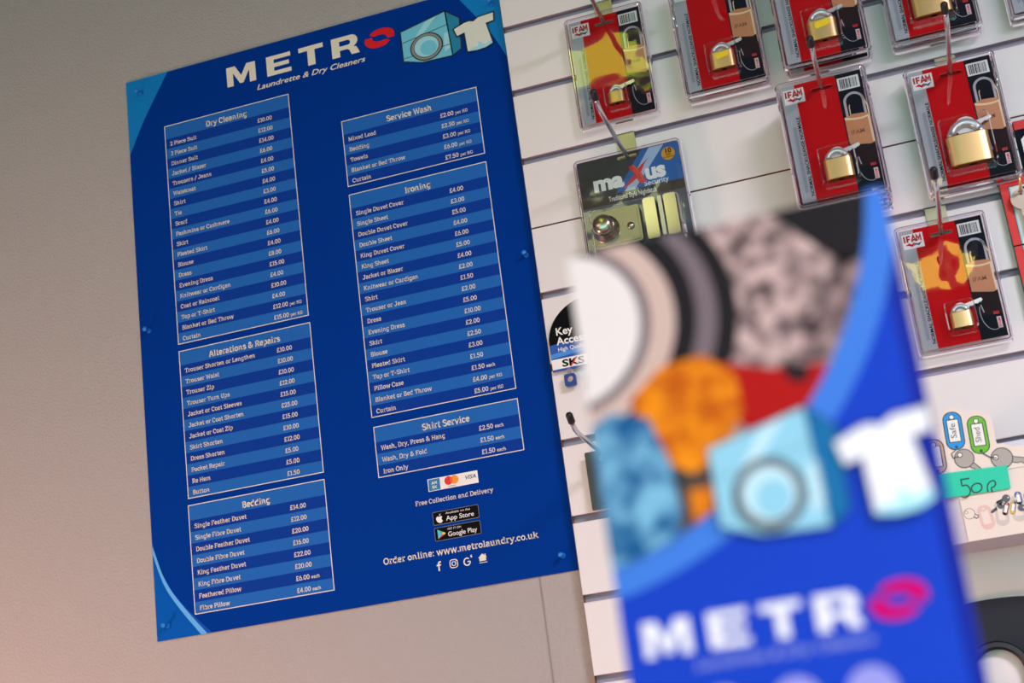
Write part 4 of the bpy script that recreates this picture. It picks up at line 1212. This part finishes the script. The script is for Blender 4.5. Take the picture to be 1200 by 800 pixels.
# ================================================================== GREY ARCHED PLATE, lower right
YA = -.0195
t_c = on(1172, 790, YA); rad = .30
top = on(1148, 704, YA)
c = MB(); acx, acz = top[0] + .012, top[1] - rad
outer = [(acx + rad * math.cos(math.radians(q)), acz + rad * math.sin(math.radians(q))) for q in range(55, 126, 3)]
outer += [(outer[-1][0] + .0, outer[-1][1] - .10), (outer[0][0], outer[0][1] - .10)]
hole = ell(t_c[0], t_c[1], .0275, .0275, 36)
c.prism(outer, YA - .006, YA, mat('dark grey plastic plate', (40, 42, 50), 0.55, spec=0.2), None, [hole])
o_ = thing('arched_plate', 'dark grey arched plate with a round hole, below the key tag box', 'plate', (acx, YA, outer[-1][1]))
c.build('plate', o_, (acx, YA, outer[-1][1]))
c = MB()
rm = [(.0272, -.0062), (.0272, -.0100), (.0300, -.0125), (.0350, -.0120), (.0370, -.0062)]
n = 36; loops_ = [[(t_c[0] + r * math.cos(2 * math.pi * i / n), YA + h, t_c[1] + r * math.sin(2 * math.pi * i / n)) for i in range(n)] for r, h in rm]
for l0, l1 in zip(loops_, loops_[1:]):
    c.band(l0, l1, M_cap)
c.build('rim', o_, (acx, YA, outer[-1][1]))

# ================================================================== LEAFLET in front, in a clear holder on a counter
YL = CAM.y + .4420
lx0, lx1, lzt = .9370, 1.0374, Z0 - .9410
lzb = lzt - .210
OL = ((lx0 + lx1) / 2, YL, lzb)
t = thing('leaflet', 'blurred blue laundry leaflet standing close to the camera', 'leaflet', OL)
M_lblue = mat('leaflet blue', (10, 58, 182), 0.55, spec=0.15)
M_llight = mat('leaflet light blue', (58, 118, 208), 0.55, spec=0.15)
M_ldeep = mat('leaflet edge shade and back', (3, 30, 128), 0.6, spec=0.1)  # deep blue paints shade onto the curled right edge; also colours the back
c = MB()
# front sheet, its right edge folding back
prof = [(lx0, YL), (lx1 - .0045, YL), (lx1 - .0022, YL + .0007), (lx1 - .0006, YL + .0026), (lx1, YL + .0055)]
for (xa, ya), (xb_, yb) in zip(prof, prof[1:]):
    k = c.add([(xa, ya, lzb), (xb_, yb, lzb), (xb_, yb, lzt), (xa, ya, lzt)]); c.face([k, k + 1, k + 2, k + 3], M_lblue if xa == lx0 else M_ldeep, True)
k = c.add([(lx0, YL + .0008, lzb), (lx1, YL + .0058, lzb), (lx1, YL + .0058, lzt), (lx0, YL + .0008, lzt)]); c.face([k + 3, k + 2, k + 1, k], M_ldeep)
k = c.add([(lx0, YL, lzt), (lx0, YL + .0008, lzt), (lx1, YL + .0058, lzt), (lx1 - .0045, YL, lzt)]); c.face([k + 3, k + 2, k + 1, k], M_white)
k = c.add([(lx0, YL, lzb), (lx0, YL + .0008, lzb), (lx0, YL + .0008, lzt), (lx0, YL, lzt)]); c.face([k, k + 1, k + 2, k + 3], M_white)
c.build('sheet', t, OL)
N = lambda k: YL - .00006 * k
P = lambda u, v: on(u, v, YL)
cc = (.9118, Z0 - .9226)
def quarter(r):
    pts = [(cc[0] + r * math.cos(math.radians(q)), cc[1] + r * math.sin(math.radians(q))) for q in range(-90, 1, 3)]
    return clip_convex(pts + [cc], [(lx0, lzb), (lx1, lzb), (lx1, lzt), (lx0, lzt)])
c = MB(); c.poly(quarter(.1308), N(1), M_llight); c.build('arc_band', t, OL)
reg = quarter(.1217)
def ph(pts, k, mt):
    q = clip_convex(pts, reg)
    if len(q) > 2: c.poly(q, N(k), mt)
c = MB()
M_drum = mat('photo drum steel', (196, 170, 164), 0.5, spec=0.15, noise=((74, 60, 62), 165))
M_pblk = mat('photo dark', (26, 22, 26), 0.5, spec=0.15)
M_pbrn = mat('photo brown grey', (108, 96, 102), 0.5, spec=0.15)
M_pbeige = mat('photo beige', (196, 172, 160), 0.5, spec=0.15)
M_pgrey = mat('photo grey', (112, 100, 104), 0.5, spec=0.15)
M_pwht = mat('photo white', (222, 217, 211), 0.5, spec=0.1)
M_ora = mat('photo orange cloth', (226, 136, 6), 0.5, spec=0.15, noise=((180, 84, 2), 120))
M_pred = mat('photo red cloth', (164, 6, 6), 0.5, spec=0.15)
M_paq = mat('photo pale blue cloth', (116, 178, 206), 0.5, spec=0.15, noise=((14, 84, 136), 90))
M_pbr = mat('photo dark cloth', (92, 48, 24), 0.45, noise=((30, 24, 34), 100))
ph(reg, 2, M_drum)
ph([P(*p) for p in [(960, 180), (1060, 180), (1050, 280), (990, 310), (900, 250)]], 3, M_pblk)
ph([P(*p) for p in [(985, 300), (940, 400), (930, 440), (1000, 440), (1050, 300)]], 3, mat('photo drum shade', (150, 126, 124), 0.5, spec=0.15, noise=((60, 48, 50), 165)))
e = lambda rx, rz, u=664, v=392: [P(u + rx * math.cos(math.radians(a)) + rz * .12 * math.sin(math.radians(a)), v - rz * math.sin(math.radians(a))) for a in range(0, 360, 6)]
for k, (rx, rz, mt) in enumerate(((200, 176, M_pblk), (176, 160, M_pgrey), (152, 146, M_pblk), (127, 122, M_pbeige), (98, 100, M_pbrn), (86, 90, M_pwht))):
    ph(e(rx, rz), 4 + k, mt)
ph([P(*p) for p in [(842, 425), (905, 432), (972, 425), (962, 496), (885, 510), (845, 475)]], 11, M_pred)
ph([P(*p) for p in [(915, 425), (950, 430), (945, 448), (925, 447)]], 12, M_pblk)
ph([P(*p) for p in [(738, 470), (775, 430), (825, 416), (862, 440), (872, 480), (848, 530), (812, 556), (770, 535)]], 12, M_ora)
ph([P(*p) for p in [(788, 548), (845, 520), (850, 640), (795, 640)]], 11, M_pbr)
ph([P(*p) for p in [(690, 505), (715, 485), (760, 490), (785, 540), (800, 600), (795, 670), (690, 700)]], 13, M_paq)
ph([P(*p) for p in [(808, 575), (835, 570), (838, 615), (815, 620)]], 13, M_ora)
c.build('photo', t, OL)
lw = .0003
washer_picture(lambda a_, q_: (.9715 + a_ * .0400, Z0 - 1.0400 + q_ * .0365), N(15), lw, t, OL, (mat('leaflet aqua', (138, 198, 218), 0.5, spec=0.15), mat('leaflet pale aqua', (184, 222, 232), 0.5, spec=0.15), mat('leaflet teal', (14, 104, 158), 0.5, spec=0.15), mat('leaflet ring grey', (110, 116, 126), 0.5)))
shirt_picture(lambda a_, q_: (1.0085 + a_ * .0285, Z0 - 1.0400 + q_ * .0300), N(24), lw, t, OL, mat('leaflet white', (226, 230, 234), 0.5, spec=0.15))
c = MB()
s_ = .302
for ch, a0, a1 in (('M', 167, 214), ('E', 232, 271), ('T', 284, 323), ('R', 336, 379)):
    title_letter(c, ch, .9432 + (a0 - 167) * s_ / 1000, .9432 + (a1 - 167) * s_ / 1000, Z0 - 1.0694, Z0 - 1.0590, N(2), MATS['leaflet white'])
title_ring(c, 1.0180, Z0 - 1.0635, .0082, .0054, N(2), mat('leaflet magenta', (196, 0, 98), 0.6, spec=0.03))
text(c, 'Laundrette & Dry Cleaners', .957, Z0 - 1.0745, .0028, N(2), mat('leaflet pale text', (130, 140, 206), 0.5), width_=.052, off=.012, shear=.38)
c.build('title', t, OL)
c = MB()
for k, xx in enumerate((1.0062, .9850, .9638)):
    c.poly(ell(xx, Z0 - 1.0875, .0072, .0072, 30), N(2), mat('leaflet pale disc', (140, 144, 212), 0.5, spec=0.15))
c.build('icon_disc', t, OL)
# holder and counter (below the photograph's frame)
M_acr = plastic('clear acrylic', (246, 248, 250), 1.0, 0.03, 0.0)
hz = 1.060
o_ = thing('leaflet_holder', 'clear acrylic leaflet holder on the counter', 'leaflet holder', (OL[0], YL + .012, hz))
OH = (OL[0], YL + .012, hz)
c = MB(); xa, xb_ = lx0 - .004, lx1 + .004
c.box(xa, xb_, YL + .0085, YL + .0105, hz, lzb + .045, M_acr); c.build('back_panel', o_, OH)
c = MB(); c.box(xa, xb_, YL - .0035, YL - .0015, lzb - .004, lzb + .022, M_acr); c.build('front_lip', o_, OH)
c = MB(); c.box(xa, xb_, YL - .0035, YL + .0085, lzb - .004, lzb - .0002, M_acr); c.box(xa, xb_, YL - .030, YL + .040, hz, hz + .002, M_acr); c.build('base', o_, OH)
o_ = thing('counter', 'plain white shop counter under the leaflet holder', 'counter', (1.0, YL + .06, 0))
OC = (1.0, YL + .06, 0)
c = MB(); c.box(.2, 1.8, YL - .20, YL + .30, hz - .03, hz, mat('counter top', (222, 216, 210), 0.4)); c.build('worktop', o_, OC)
c = MB(); c.box(.24, 1.76, YL - .14, YL + .26, 0, hz - .03, mat('counter front', (198, 196, 196), 0.5)); c.build('body', o_, OC)
